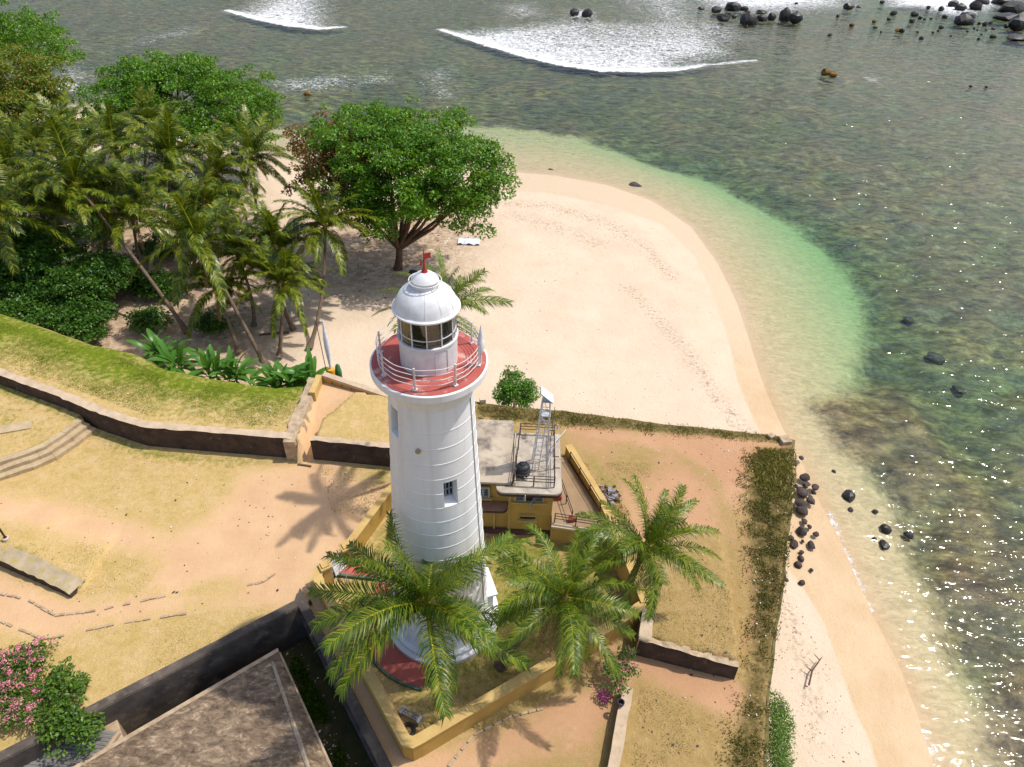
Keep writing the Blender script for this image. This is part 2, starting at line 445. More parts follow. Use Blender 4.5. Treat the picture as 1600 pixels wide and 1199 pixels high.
# ---- beach and seabed
def mk_beach():
    m = N('sand_and_reef')
    p = m.pos()
    n1 = m.noise(.25, 5, .6, p); n2 = m.noise(1.6, 5, .65, p); n3 = m.noise(7, 4, .7, p)
    reefm = m.math('ADD', m.attr('reef'), m.math('MULTIPLY', m.math('SUBTRACT', n1, .5), .55))
    reef = m.mapr(m.math('ADD', reefm, m.math('MULTIPLY', m.math('SUBTRACT', n2, .5), .5)), .36, .68)
    wet = m.mapr(m.math('ADD', m.attr('wet'), m.math('MULTIPLY', m.math('SUBTRACT', n1, .5), .10)), .45, .55)
    dry = m.mix(m.mapr(n1, .3, .7), (.70, .56, .425), (.63, .495, .36))
    dry = m.mix(m.mapr(n3, .62, .72, 0, .45), dry, (.40, .29, .19))
    wr = m.noise(1.0, 7, .7, m.pos((.5, .5, .5)))
    deb = m.math('MULTIPLY', m.attr('wrack'), m.mapr(m.noise(2.6, 7, .8, p), .50, .62))
    dry = m.mix(deb, dry, (.27, .185, .11))
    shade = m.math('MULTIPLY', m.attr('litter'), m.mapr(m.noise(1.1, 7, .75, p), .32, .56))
    dry = m.mix(shade, dry, (.33, .22, .135))  # brown leaf litter plus tree shade, both put into the sand colour
    ws = m.mix(m.mapr(n1, .3, .7), (.56, .385, .215), (.64, .48, .30)); ws = m.mix(m.attr('north'), ws, (.64, .49, .335))
    caustic_streak = m.noise(.9, 5, .7, m.pos((1, 2.4, 1)), 1.0); sand_sea = m.mix(m.mapr(caustic_streak, .38, .62), (.66, .53, .33), (.47, .375, .22))  # caustic-like light streaks of the ripples, painted into the seabed sand
    sand_sea = m.mix(m.mapr(m.noise(1.3, 6, .7, p), .64, .72, 0, .6), sand_sea, (.20, .17, .09))
    col = m.mix(wet, dry, ws)
    col = m.mix(m.attr('sea'), col, sand_sea)
    pv = m.pos((1, 1.7, 1))
    r1 = m.noise(.42, 8, .74, pv, .25); r2 = m.noise(.055, 5, .65, p, .8)
    rc = m.ramp(r1, [(.36, (.045, .032, .018)), (.46, (.13, .092, .042)), (.54, (.24, .175, .075)), (.64, (.44, .33, .15))])
    rc = m.mix(m.mapr(r2, .44, .56, 0, .85), rc, m.ramp(r1, [(.36, (.032, .028, .02)), (.5, (.10, .082, .05)), (.64, (.22, .18, .10))]))
    rc = m.mix(m.math('MULTIPLY', m.attr('purple'), .95), rc, m.ramp(r1, [(.36, (.10, .062, .045)), (.5, (.25, .165, .112)), (.64, (.42, .28, .19))]))
    col = m.mix(m.math('MULTIPLY', reef, m.attr('sea')), col, rc)
    rough = m.mapr(wet, 0, 1, .95, .45)
    hb = m.math('ADD', m.math('MULTIPLY', n3, .5), n2)
    return m.done(m.bsdf(col, rough, m.bump(hb, .8, .12), .25))


BEACH = mk_beach()


def mk_water():
    m = N('sea_water')
    p = m.pos((.75, 1.25, 1))
    w1 = m.noise(.50, 1, .5, p, .2); w2 = m.noise(1.9, 0, .5, p, .1); w3 = m.noise(.10, 1, .5, p)
    h = m.math('ADD', m.math('ADD', m.math('MULTIPLY', w1, 1.0), m.math('MULTIPLY', w2, .42)), m.math('MULTIPLY', w3, 1.6))
    calm = m.attr('calm')
    bn = m.n('ShaderNodeBump'); bn.inputs['Distance'].default_value = .42; m.l(h, bn.inputs['Height'])
    m.l(m.mapr(calm, 0, 1, 1.0, .35), bn.inputs['Strength'])
    fr = m.n('ShaderNodeFresnel'); fr.inputs[0].default_value = 1.333; m.l(bn.outputs[0], fr.inputs['Normal'])
    gl = m.n('ShaderNodeBsdfGlossy'); gl.inputs['Roughness'].default_value = .10; m.l(bn.outputs[0], gl.inputs['Normal'])
    # what the water column lets through, by its depth at that place
    lw = m.n('ShaderNodeLayerWeight'); lw.inputs[0].default_value = .5
    path = m.math('MULTIPLY', m.attr('depth'), 1.25)
    cr = m.n('ShaderNodeCombineColor')
    for i, sg in enumerate((.19, .028, .105)): m.l(m.math('POWER', math.exp(-sg), path), cr.inputs[i])
    tr = m.n('ShaderNodeBsdfTransparent'); m.l(cr.outputs[0], tr.inputs[0])
    mx = m.n('ShaderNodeMixShader'); m.l(fr.outputs[0], mx.inputs[0]); m.l(tr.outputs[0], mx.inputs[1]); m.l(gl.outputs[0], mx.inputs[2])
    # foam
    pf = m.pos((.8, 1.35, 1))
    f1 = m.noise(1.0, 6, .75, pf, 1.5)
    lace = m.math('ADD', m.math('MULTIPLY', f1, .75), m.math('MULTIPLY', m.math('ABSOLUTE', m.math('SUBTRACT', m.noise(.6, 6, .72, pf, 2.0), .5)), -1.8))
    fm = m.mapr(m.math('ADD', m.attr('foam'), m.math('MULTIPLY', m.math('SUBTRACT', lace, .27), 3.2)), .58, .98)
    fm = m.math('MULTIPLY', fm, m.mapr(m.attr('foam'), .02, .12))
    df = m.n('ShaderNodeBsdfDiffuse'); df.inputs[0].default_value = (.82, .83, .84, 1)
    m2 = m.n('ShaderNodeMixShader'); m.l(fm, m2.inputs[0]); m.l(mx.outputs[0], m2.inputs[1]); m.l(df.outputs[0], m2.inputs[2])
    return m.done(m2)


WATER = mk_water()
# ================================================================== TERRAIN
SEA = -6.0
BASE = G(692, 960, 0)                      # foot of the lighthouse
SHORE = W([(-900, 235), (-300, 212), (0, 190), (100, 180), (180, 185), (300, 215), (440, 245), (560, 262), (680, 265), (770, 266), (870, 274),
           (950, 289), (1020, 314), (1080, 355), (1120, 410), (1150, 470), (1170, 530), (1185, 580), (1200, 620), (1222, 668), (1245, 705),
           (1262, 745), (1285, 795), (1312, 845), (1338, 905), (1367, 968), (1401, 1035), (1430, 1110), (1457, 1195), (1490, 1290)], SEA)
SHORE = SHORE + [(SHORE[-1][0] + 6, -60), (SHORE[-1][0] + 8, -200)]
LAND = SHORE + [(-900, -200), (-900, SHORE[0][1])]
REEF = W([(-900, 215), (-300, 195), (0, 174), (150, 168), (300, 190), (450, 208), (560, 205), (640, 196), (725, 199), (787, 200), (850, 210), (912, 219),
          (975, 237), (1037, 258), (1100, 271), (1131, 287), (1194, 319), (1256, 353), (1295, 382), (1327, 414), (1350, 464), (1353, 552),
          (1330, 602), (1305, 623), (1268, 630), (1258, 642), (1266, 660), (1284, 682), (1298, 707), (1330, 733), (1366, 768), (1388, 805),
          (1406, 857), (1422, 905), (1453, 966), (1470, 1020), (1500, 1083), (1520, 1133), (1538, 1199), (1560, 1300)], -7.0)
REEFLAND = REEF + [(REEF[-1][0] + 4, -200), (-900, -200), (-900, REEF[0][1])]
DRY1 = W([(-900, 250), (-300, 235), (0, 206), (180, 203), (300, 232), (440, 262), (560, 280), (680, 284), (760, 299), (850, 301), (950, 321), (1035, 348), (1085, 395), (1112, 450),
          (1138, 520), (1153, 590), (1178, 650), (1190, 672), (1190, 760), (400, 900), (-300, 900), (-900, 600)], -5.4)
DRY2 = W([(1150, 868), (1222, 868), (1238, 893), (1253, 912), (1290, 970), (1312, 1033), (1335, 1100), (1360, 1150), (1374, 1199), (1405, 1320), (1100, 1320)], -5.4)


def axis(lo, hi, d0, d1, step, far, grow):
    a = list(np.arange(d0, d1 + 1e-6, step)); s = step; x = d1
    while x < hi: s *= grow; x += s; a.append(x)
    s = step; x = d0; b = []
    while x > lo: s *= grow; x -= s; b.append(x)
    return np.array(b[::-1] + a)


def gridmesh(xs, ys):
    X, Y = np.meshgrid(xs, ys); nx, ny = len(xs), len(ys)
    i = np.arange(nx * ny).reshape(ny, nx)
    F = np.stack([i[:-1, :-1], i[:-1, 1:], i[1:, 1:], i[1:, :-1]], -1).reshape(-1, 4)
    return X.ravel(), Y.ravel(), F


xs = axis(-800, 900, -62, 75, .55, 0, 1.06); ys = axis(-150, 1500, 8, 125, .55, 0, 1.04)
X, Y, F = gridmesh(xs, ys)
def seabed(X, Y):
    ds = dist_line(X, Y, SHORE); land = inside(X, Y, LAND)
    dr = dist_line(X, Y, REEF); onreef = ~inside(X, Y, REEFLAND)
    n_big = vnoise(X, Y, 14, 1, 3); n_mid = vnoise(X, Y, 4, 2, 4); n_sm = vnoise(X, Y, 1.6, 3, 3)
    ZL = SEA + np.minimum(ds * .075, .55 + (np.maximum(ds - 7, 0)) * .02)
    ZL = np.minimum(ZL, -4.7) + (n_big - .5) * .25 * np.clip(ds / 8, 0, 1) + (n_sm - .5) * .10 * np.clip(ds / 6, 0, 1)
    dmax = .75 + 1.35 * sstep(2, 34, X) * sstep(40, 60, Y) + .35 * sstep(60, 40, Y); q_ = np.clip(ds / 17, 0, 1)
    ZS = SEA - .02 * np.minimum(ds, 4) - dmax * (.35 * q_ + .65 * q_ ** 2) + (n_mid - .5) * .22 * q_
    reefm = np.clip(np.where(onreef, dr, -dr) / 2.5 + .5, 0, 1)
    deep = sstep(26, 60, X) * sstep(75, 45, Y)
    ZS = ZS + reefm * ((n_mid - .55) * 1.5 + (dmax - .95) * (1 - deep) * np.clip(dr / 8, 0, 1) + .45 * deep) - np.clip((ds - 130) / 200, 0, 1) * 1.5
    ZS = np.minimum(ZS, SEA - .03 * np.minimum(ds, 3))
    Z = np.where(land, ZL, ZS)
    return Z, ds, land, dr, onreef


Z, ds, land, dr, onreef = seabed(X, Y)
wet = 1 - np.maximum(soft(X, Y, DRY1, 1.5), soft(X, Y, DRY2, 1.2))
seaa = np.where(land, 0.0, np.clip(ds / 1.5, 0, 1))


def band(px, z, w):
    return np.exp(-(dist_line(X, Y, W(px, z)) / w) ** 2)


wrack = np.maximum.reduce([band([(775, 316), (860, 322), (940, 345), (1010, 385), (1050, 430)], -5.2, 1.3), band([(800, 335), (870, 355), (930, 380)], -5.1, 1.8) * .8,
                           band([(985, 450), (1060, 530), (1110, 600), (1150, 655), (1180, 672)], -5.2, 1.0),
                           band([(1215, 915), (1240, 970), (1262, 1040), (1272, 1100), (1280, 1150)], -5.2, .55),
                           band([(1300, 985), (1330, 1060), (1365, 1150)], -5.6, .35) * .5])
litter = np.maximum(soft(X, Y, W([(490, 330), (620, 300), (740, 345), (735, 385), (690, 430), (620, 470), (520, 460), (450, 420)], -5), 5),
                    soft(X, Y, W([(-100, 240), (380, 300), (470, 400), (420, 620), (-100, 620)], -5), 5) * .9)  # mask for leaf litter and painted tree shade on the sand
purple = np.clip(sstep(35, 110, X) * sstep(50, 95, Y) + sstep(150, 210, Y) * .6, 0, 1)
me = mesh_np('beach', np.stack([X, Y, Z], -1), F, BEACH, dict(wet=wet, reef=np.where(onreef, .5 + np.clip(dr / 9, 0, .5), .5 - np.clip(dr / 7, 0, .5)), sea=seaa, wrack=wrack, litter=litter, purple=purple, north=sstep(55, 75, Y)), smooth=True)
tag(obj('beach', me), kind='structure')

# ------------------------------------------------------------------ water
xs = axis(-790, 890, -150, 190, 1.0, 0, 1.12); ys = axis(-140, 1490, 10, 300, 1.0, 0, 1.12)
X, Y, F = gridmesh(xs, ys); nx, ny = len(xs), len(ys)
foam = np.zeros(X.shape); Z = np.full(X.shape, SEA) + (vnoise(X, Y, 22, 9, 3) - .5) * .25 * np.clip((Y - 90) / 60, 0, 1)


def wave(crest, region, a, b, lenf, amp):
    global foam, Z
    c = W(crest, SEA); r = W(region, SEA); d = dist_line(X, Y, c); ins = inside(X, Y, r)
    rest = r[len(c) - 1:] + r[:1]; fe = np.clip(dist_line(X, Y, rest) / 14, 0, 1) ** .7
    f = np.where(ins, a * np.exp(-d / lenf) * fe + b * np.exp(-(d / 2.2) ** 2), b * np.exp(-(d / .8) ** 2) * .9)
    foam = np.maximum(foam, f); Z = Z + amp * np.exp(-(d / 2.6) ** 2)


wave([(683, 47), (720, 60), (760, 73), (820, 91), (880, 105), (940, 113), (1000, 115), (1060, 112), (1105, 105)],
     [(683, 47), (720, 60), (760, 73), (820, 91), (880, 105), (940, 113), (1000, 115), (1060, 112), (1105, 105), (1180, 92), (1160, 50), (1100, 15), (1060, 5), (980, 25), (880, 20), (780, 35)], .86, .75, 85, .28)
wave([(1105, 105), (1140, 101), (1182, 96)], [(1105, 105), (1182, 96), (1150, 93)], .1, .75, 6, .3)
wave([(350, 18), (400, 32), (450, 42), (500, 48), (540, 44)], [(350, 18), (400, 32), (450, 42), (500, 48), (540, 44), (540, -30), (420, -30)], .88, .75, 80, .26)
wave([(75, 135), (100, 144), (130, 145), (158, 141)], [(60, 125), (75, 135), (100, 144), (130, 145), (158, 141), (165, 115), (130, 90), (90, 85)], .95, .5, 60, .15)


def patch(px, dens, feather=6):
    global foam
    foam = np.maximum(foam, soft(X, Y, W(px, SEA), feather) * dens)


patch([(1020, -40), (1110, 12), (1200, 22), (1320, 12), (1345, -40)], .84, 14)
patch([(1380, -20), (1390, 10), (1440, 12), (1500, 28), (1560, 10), (1580, -20)], .95, 8)
patch([(1070, 30), (1130, 35), (1170, 60), (1120, 72), (1060, 55)], .66, 14)
patch([(960, -20), (1080, -20), (1100, 40), (1010, 40)], .66, 20)
patch([(780, 8), (830, 5), (850, 25), (800, 32)], .60, 8)
patch([(430, 128), (470, 122), (540, 118), (545, 135), (490, 142), (440, 143)], .62, 7)
patch([(560, 118), (600, 112), (610, 128), (570, 130)], .58, 5)
patch([(665, 110), (700, 108), (708, 150), (680, 155)], .56, 6)
patch([(215, 60), (300, 42), (298, 52), (220, 72)], .55, 6)
patch([(1350, 120), (1375, 122), (1372, 130), (1352, 128)], .62, 2)
patch([(890, 14), (928, 16), (928, 30), (888, 30)], .72, 4)
for q in ([(1293, 805), (1316, 850), (1343, 923), (1373, 973), (1402, 1035)], [(1400, 1035), (1428, 1102), (1455, 1185)], [(820, 279), (860, 280)]):
    foam = np.maximum(foam, .72 * np.exp(-(dist_line(X, Y, W(q, SEA)) / .28) ** 2))
dsw = dist_line(X, Y, SHORE)
calm = np.maximum(np.exp(-(dsw / 15) ** 2) * sstep(40, 55, Y), np.exp(-(dsw / 4.0) ** 2) * .8)
zb = seabed(X, Y)[0]
me = mesh_np('sea_water', np.stack([X, Y, Z], -1), F, WATER, dict(foam=foam, calm=calm, depth=np.clip(SEA - zb, 0, 6)), smooth=True)
tag(obj('sea_water', me), kind='structure')

# ------------------------------------------------------------------ fort ground
RIGHT_EDGE = [G(1238, 688, 1.6), G(1233, 790, 1.6), G(1226, 850, 1.5), G(1222, 906, 1.2), G(1215, 953, .8), G(1209, 994, .5), G(1203, 1050, .2), G(1197, 1097, 0), G(1192, 1199, 0), G(1186, 1330, 0)]
FAR_EDGE = [G(*q, 1.6) for q in ((1222, 684), (1130, 674), (1050, 666), (950, 653), (880, 644), (800, 638), (742, 632), (660, 622), (600, 616), (556, 603), (506, 588))]
CREST = [G(*q, 1.3) for q in ((492, 602), (430, 607), (330, 592), (250, 577), (205, 552), (130, 537), (60, 512), (0, 490), (-120, 455), (-300, 420))]
crest2 = [(FAR_EDGE[-1].x + 1.2, FAR_EDGE[-1].y + .3)] + [(c.x, c.y) for c in CREST]
slope_out = [(c[0] + .3, c[1] + 7.5) for c in crest2]
FORT = [(q.x, q.y) for q in reversed(RIGHT_EDGE)] + [(q.x, q.y) for q in FAR_EDGE] + slope_out + [(-110, 60), (-110, 4), (RIGHT_EDGE[-1].x, 4)]
TRA, TRB, TRC = G(128, 1113, .3), G(464, 940, .3), G(606, 1222, .3)
tdir = (TRA - TRB).normalized(); TRL = TRB + tdir * 60
cdir = (TRC - TRB).normalized(); TRD = TRB + cdir * 24
HOLE = [(TRB.x, TRB.y), (TRL.x, TRL.y), (TRL.x, -10), (TRD.x, -10), (TRD.x, TRD.y)]
WALLF = [G(*q, 2.1) for q in ((-220, 512), (-100, 548), (0, 587), (78, 615), (156, 647), (219, 667), (312, 675), (456, 686))]   # front top edge of the old wall
WALLR = [G(*q, 2.1) for q in ((484, 688), (606, 700), (690, 708))]
BACK = [(-2.75, 39.3), (4.25, 39.3)]
YW = [G(*q, 2.5) for q in ((888, 698), (920, 754), (940, 783))]
ydir = (YW[2] - YW[0]).normalized()
CORN = G(1008, 942, 1.7)
RT0, RT1, RT2 = G(1003, 958, 1.6), G(997, 1001, 1.6), G(1157, 1041, 1.6)
TERR_E = [G(*q, 1.6) for q in ((1157, 1041), (1156, 1000), (1150, 960), (1141, 905), (1128, 840), (1128, 760))]
xy = lambda L: [(q.x, q.y) for q in L]


def inset(p, d):
    o = []
    for i, q in enumerate(p):
        a = p[max(i - 1, 0)]; c = p[min(i + 1, len(p) - 1)]; L = math.hypot(c[0] - a[0], c[1] - a[1]); o.append((q[0] - (c[1] - a[1]) / L * d, q[1] + (c[0] - a[0]) / L * d))
    return o


UPPER = inset(xy([WALLR[0], WALLR[1]]), .3) + BACK + xy([YW[0], YW[2], CORN]) + [(RT0.x + .3, RT0.y), (RT1.x + .35, RT1.y + .3)] + inset(xy([G(1060, 1018, 1.6), G(1110, 1030, 1.6)]), .3) + [(TERR_E[0].x - .1, TERR_E[0].y + .3)] + xy(TERR_E)[1:] + [(RIGHT_EDGE[0].x + 3, TERR_E[-1].y), (RIGHT_EDGE[0].x + 3, 75), (WALLR[0].x - 1, 75)]
STRIP = xy(TERR_E) + [(40, TERR_E[-1].y), (40, 2), (xy(TERR_E)[0][0] + 1.0, 2)]
RAMP = W([(462, 718), (486, 718), (503, 668), (533, 646), (556, 625), (610, 630), (610, 600), (500, 575), (486, 620)], 1.0)
BANK = inset(xy(WALLF), .4) + W([(466, 695), (496, 590)], 2.1) + [(q[0], q[1] + 1.5) for q in slope_out]
LOWW = [G(-70, 842, .75), G(0, 877, .75), G(60, 904, .62), G(108, 928, .45)]
STEPE = [G(*q, .9) for q in ((-260, 812), (-90, 749), (0, 716), (40, 703), (67, 692), (95, 674), (122, 653))]
LAWN_UP = xy(STEPE) + xy([G(150, 645, 0), G(0, 560, 0), G(-300, 500, 0)]) + [(-110, 80), (-110, 30)]
rg0, rg1 = G(474, 716, 0).y, G(530, 612, 1.5).y


def hfort(X, Y):
    h = (vnoise(X, Y, 9, 21, 3) - .5) * .16
    # raised lawn behind the low wall at the left
    lw = xy(LOWW); d, qx, qy = dist_line(X, Y, lw, False, True)
    fx = (LOWW[3].x - qx) / (LOWW[3].x - LOWW[1].x)
    behind = (Y > np.interp(X, [q[0] for q in lw], [q[1] for q in lw]) + .45) & (X < LOWW[3].x + .5)
    h = np.where(behind, h + np.clip(fx * .42 + .40, 0, .84) * sstep(7, 1.2, d), h)
    h = np.where(inside(X, Y, LAWN_UP), h + .86, h)
    up = inside(X, Y, UPPER)
    hu = 1.6 + .32 * sstep(0, -9, X) + (vnoise(X, Y, 5, 23, 3) - .5) * .14
    h = np.where(up, hu, h)
    h = np.where(inside(X, Y, STRIP), 1.6 * sstep(21.8, 34, Y) + (vnoise(X, Y, 5, 23, 3) - .5) * .12, h)
    h = np.where(inside(X, Y, RAMP), 1.55 * sstep(rg0, rg1, Y), h)
    dc = dist_line(X, Y, crest2); beyond = inside(X, Y, crest2 + [(q[0], q[1] + 1.5) for q in slope_out[::-1]])
    hb = 1.95 - .65 * np.clip(1 - dc / 9, 0, 1) + (vnoise(X, Y, 4, 25, 3) - .5) * .3
    hb = np.where(beyond, 1.3 - 1.15 * dc + (vnoise(X, Y, 3, 26, 3) - .5) * .3, hb)
    h = np.where(inside(X, Y, BANK), hb, h)
    e = FAR_EDGE[-1]; qd = [(e.x - 1, e.y + .15), (e.x + 3.5, e.y + 1.2), (e.x + 4, e.y + 12), (e.x - 4, e.y + 12)]
    h = np.where(inside(X, Y, qd), np.minimum(h, 1.5 - 1.15 * (Y - e.y)), h)
    return h


def hz(x, y):
    return float(hfort(np.array([x]), np.array([y]))[0])


st = .25
xs = np.arange(-85, 26, st); ys = np.arange(5, 84, st)
X, Y, F = gridmesh(xs, ys)
keep = inside(X, Y, FORT)[F].any(1) & (~inside(X, Y, HOLE))[F].any(1); F = F[keep]
use = np.unique(F); remap = np.full(len(X), -1); remap[use] = np.arange(len(use)); X = X[use]; Y = Y[use]; F = remap[F]
out = ~inside(X, Y, FORT); _, bx, by = dist_line(X, Y, FORT, True, True); X = np.where(out, bx, X); Y = np.where(out, by, Y)
d, bx, by = dist_line(X, Y, HOLE, True, True); inn = inside(X, Y, HOLE); X = np.where(inn, bx, X); Y = np.where(inn, by, Y)
Z = hfort(X, Y)
# earth / grass masks
dirt_px = [
    ([(-200, 770), (0, 778), (90, 788), (180, 812), (270, 838), (330, 802), (368, 762), (385, 732), (470, 718), (530, 722), (560, 745), (610, 760), (545, 850), (500, 890), (450, 925), (330, 930), (262, 925), (238, 905), (262, 872), (240, 846), (150, 842), (60, 818), (-200, 812)], 1.15, 2.2),
    ([(-100, 885), (0, 893), (60, 912), (130, 938), (250, 922), (345, 902), (440, 895), (500, 900), (490, 935), (420, 928), (300, 942), (150, 965), (70, 995), (-100, 960)], 1.0, 1.8),
    ([(350, 900), (420, 870), (500, 880), (495, 905), (470, 935), (440, 945), (400, 940), (330, 930)], .95, 1.5),
    ([(478, 915), (500, 905), (655, 1170), (720, 1150), (780, 1125), (860, 1085), (940, 1060), (940, 1000), (1000, 1010), (1160, 1050), (1160, 850), (1125, 800), (1110, 760), (880, 690), (880, 655), (1240, 690), (1185, 1199), (1140, 1199), (1110, 1120), (1000, 1055), (960, 1110), (930, 1199), (620, 1250)], .98, 1.4),
    ([(885, 690), (1115, 700), (1135, 850), (1090, 900), (1000, 930), (950, 800)], .86, 2.5),
    ([(468, 720), (486, 720), (505, 668), (540, 640), (600, 628), (505, 588), (485, 630)], .95, .8),
    ([(690, 1160), (800, 1110), (900, 1105), (950, 1130), (930, 1250), (650, 1250)], .62, 2)]
grass_px = [([(930, 718), (985, 705), (1030, 720), (1040, 745), (1000, 775), (955, 765)], .75, 1.5), ([(1015, 880), (1080, 850), (1120, 860), (1145, 940), (1155, 1035), (1000, 1000), (1010, 950)], .85, 1.2),
            ([(1010, 1062), (1060, 1080), (1130, 1120), (1140, 1150), (1080, 1250), (970, 1250), (985, 1120)], .75, 1.5), ([(1040, 705), (1085, 725), (1115, 765), (1090, 765), (1050, 735)], .6, 1),
            ([(740, 1199), (800, 1140), (880, 1125), (940, 1150), (930, 1260), (730, 1260)], .6, 2.5), ([(290, 905), (340, 885), (385, 885), (380, 910), (300, 925)], .8, 1.2),
            ([(880, 655), (1220, 688), (1215, 696), (1050, 680), (880, 668)], .8, .8)]
dirt = np.zeros(X.shape)
for px, a, fe in dirt_px: dirt = np.maximum(dirt, soft(X, Y, W(px, .5), fe) * a)
for px, a, fe in grass_px: dirt = dirt * (1 - soft(X, Y, W(px, .8), fe) * a)
green_px = [([(-300, 400), (0, 480), (130, 530), (205, 545), (250, 570), (330, 585), (430, 600), (500, 595), (470, 640), (420, 650), (300, 645), (200, 620), (100, 585), (0, 552), (-300, 490)], 1.1, 5),
            ([(-100, 565), (0, 600), (80, 630), (160, 668), (225, 690), (320, 705), (470, 715), (470, 722), (300, 716), (200, 702), (100, 655), (0, 618), (-100, 590)], .72, 1.0),
            ([(-200, 600), (0, 610), (120, 655), (60, 690), (-200, 740)], .40, 3), ([(500, 725), (610, 730), (610, 790), (540, 850), (520, 820)], .62, 1.6),
            ([(545, 850), (610, 780), (780, 830), (960, 850), (1000, 940), (640, 1150), (515, 905)], .52, 2), ([(740, 840), (880, 845), (870, 870), (745, 865)], .8, 1.0),
            ([(900, 715), (925, 725), (985, 800), (985, 830), (950, 790)], .72, .9), ([(640, 1180), (780, 1110), (900, 1040), (910, 1055), (790, 1125), (650, 1190)], .65, .7),
            ([(1000, 1030), (1150, 1045), (1140, 1050), (1000, 1040)], .7, .4), ([(640, 632), (740, 636), (1000, 660), (1220, 688), (1000, 672), (740, 652)], .55, .7),
            ([(0, 855), (40, 850), (120, 900), (110, 925), (20, 880)], .5, 1.2)]
green = np.zeros(X.shape)
for px, a, fe in green_px: green = np.maximum(green, soft(X, Y, W(px, .6), fe) * a)
SCR_A = W([(1166, 742), (1178, 712), (1240, 704), (1230, 850), (1215, 985), (1200, 1100), (1196, 1230), (1140, 1230), (1150, 1150), (1168, 1090), (1180, 1000), (1174, 880), (1162, 800)], 1.0)
SCR_B = W([(742, 620), (1240, 672), (1226, 694), (1130, 686), (1050, 680), (950, 672), (880, 664), (742, 656)], 1.6)
scrub = np.maximum(soft(X, Y, SCR_A, 1.1), soft(X, Y, SCR_B, .8) * .85); dirt = dirt * (1 - scrub)
pink = sstep(-8, 3, X)
me = mesh_np('fort_ground', np.stack([X, Y, Z], -1), F, GROUND, dict(dirt=dirt, green=green, pink=pink, scrub=scrub), smooth=False)
ground_o = tag(obj('fort_ground', me), kind='structure')
# ================================================================== LIGHTHOUSE
LH = empty('lighthouse', BASE, 'tall white round lighthouse with red gallery floor and domed lantern', 'lighthouse')
bx0, by0 = BASE.x, BASE.y
tr = lambda z: 3.0 - .05 * z if z > 1.6 else 2.92 + (1.6 - z) ** 2 * .17
CAMA = math.atan2(-by0, -bx0)                      # tower side that faces the camera


def tower_hit(px, py):
    d = Vector(_F + _R * (px - 800) / FPX - _U * (py - 599.5) / FPX).normalized(); o = Vector(_C)
    t = 15.0
    while t < 70:
        q = o + d * t
        if math.hypot(q.x - bx0, q.y - by0) < tr(q.z): return q
        t += .02
    return q


NC = 120


def col_of(q): return int(round((math.atan2(q.y - by0, q.x - bx0) % (2 * math.pi)) / (2 * math.pi) * NC)) % NC


wins = []
for (px, py, hc, hh) in ((706, 771, 3, .85), (616, 659, 3, .85)):
    q = tower_hit(px, py); c = col_of(q); wins.append((c - hc, c + hc, q.z - hh, q.z + hh))
rows = sorted(set([round(z, 3) for z in np.arange(0, 19.6, .5)] + [round(v, 3) for w in wins for v in w[2:]]))
mb = MB(); vs = [(bx0 + tr(z) * math.cos(2 * math.pi * j / NC), by0 + tr(z) * math.sin(2 * math.pi * j / NC), z) for z in rows for j in range(NC)]
fs = []
for i in range(len(rows) - 1):
    zc = (rows[i] + rows[i + 1]) / 2
    for j in range(NC):
        if any(w[2] < zc < w[3] and (j - w[0]) % NC < (w[1] - w[0]) for w in wins): continue
        fs.append((i * NC + j, i * NC + (j + 1) % NC, (i + 1) * NC + (j + 1) % NC, (i + 1) * NC + j))
mb.add(vs, fs); mb.build('tower_shaft', WHITE, LH, smooth=True)
for w in wins:
    a0 = 2 * math.pi * w[0] / NC; a1 = 2 * math.pi * w[1] / NC; am = (a0 + a1) / 2; ri = .62
    pt = lambda a, r, z: (bx0 + r * math.cos(a), by0 + r * math.sin(a), z)
    rv = MB(); k = 6; loopo = []; loopi = []
    ang = [a0 + (a1 - a0) * i / k for i in range(k + 1)]
    for a in ang: loopo.append(pt(a, tr(w[2]), w[2])); loopi.append(pt(a, tr(w[2]) - ri, w[2] + .22))
    for a in reversed(ang): loopo.append(pt(a, tr(w[3]), w[3])); loopi.append(pt(a, tr(w[3]) - ri, w[3]))
    n = len(loopo); rv.add(loopo + loopi, [(i, n + i, n + (i + 1) % n, (i + 1) % n) for i in range(n)])
    wo_ = rv.build('window', WHITE, LH)
    rad = Vector((math.cos(am), math.sin(am), 0)); sid = Vector((-math.sin(am), math.cos(am), 0))
    cen = Vector((bx0, by0, 0)) + rad * (tr(w[2]) - ri + .04); zm = (w[2] + .22 + w[3]) / 2; hw = (a1 - a0) / 2 * (tr(w[2]) - ri) + .02; hh = (w[3] - w[2] - .22) / 2 + .02
    gm = MB(); c = cen + Vector((0, 0, zm)) - rad * .06
    gm.add([c - sid * hw - Vector((0, 0, hh)), c + sid * hw - Vector((0, 0, hh)), c + sid * hw + Vector((0, 0, hh)), c - sid * hw + Vector((0, 0, hh))], [(0, 1, 2, 3)]); gm.build('pane', DARK, wo_)
    fm = MB(); mt = Matrix.Translation(cen + Vector((0, 0, zm))) @ Matrix.Rotation(am - math.pi / 2, 4, 'Z')
    for xx in (-hw, -hw * .33, hw * .33, hw): fm.box(0, (.06, .06, hh * 2), mat=mt @ Matrix.Translation((xx, 0, 0)))
    for zz in (-hh, -hh * .33, hh * .33, hh): fm.box(0, (hw * 2, .05, .06), mat=mt @ Matrix.Translation((0, .012, zz)))
    fm.build('frame', SHUTTER, wo_)
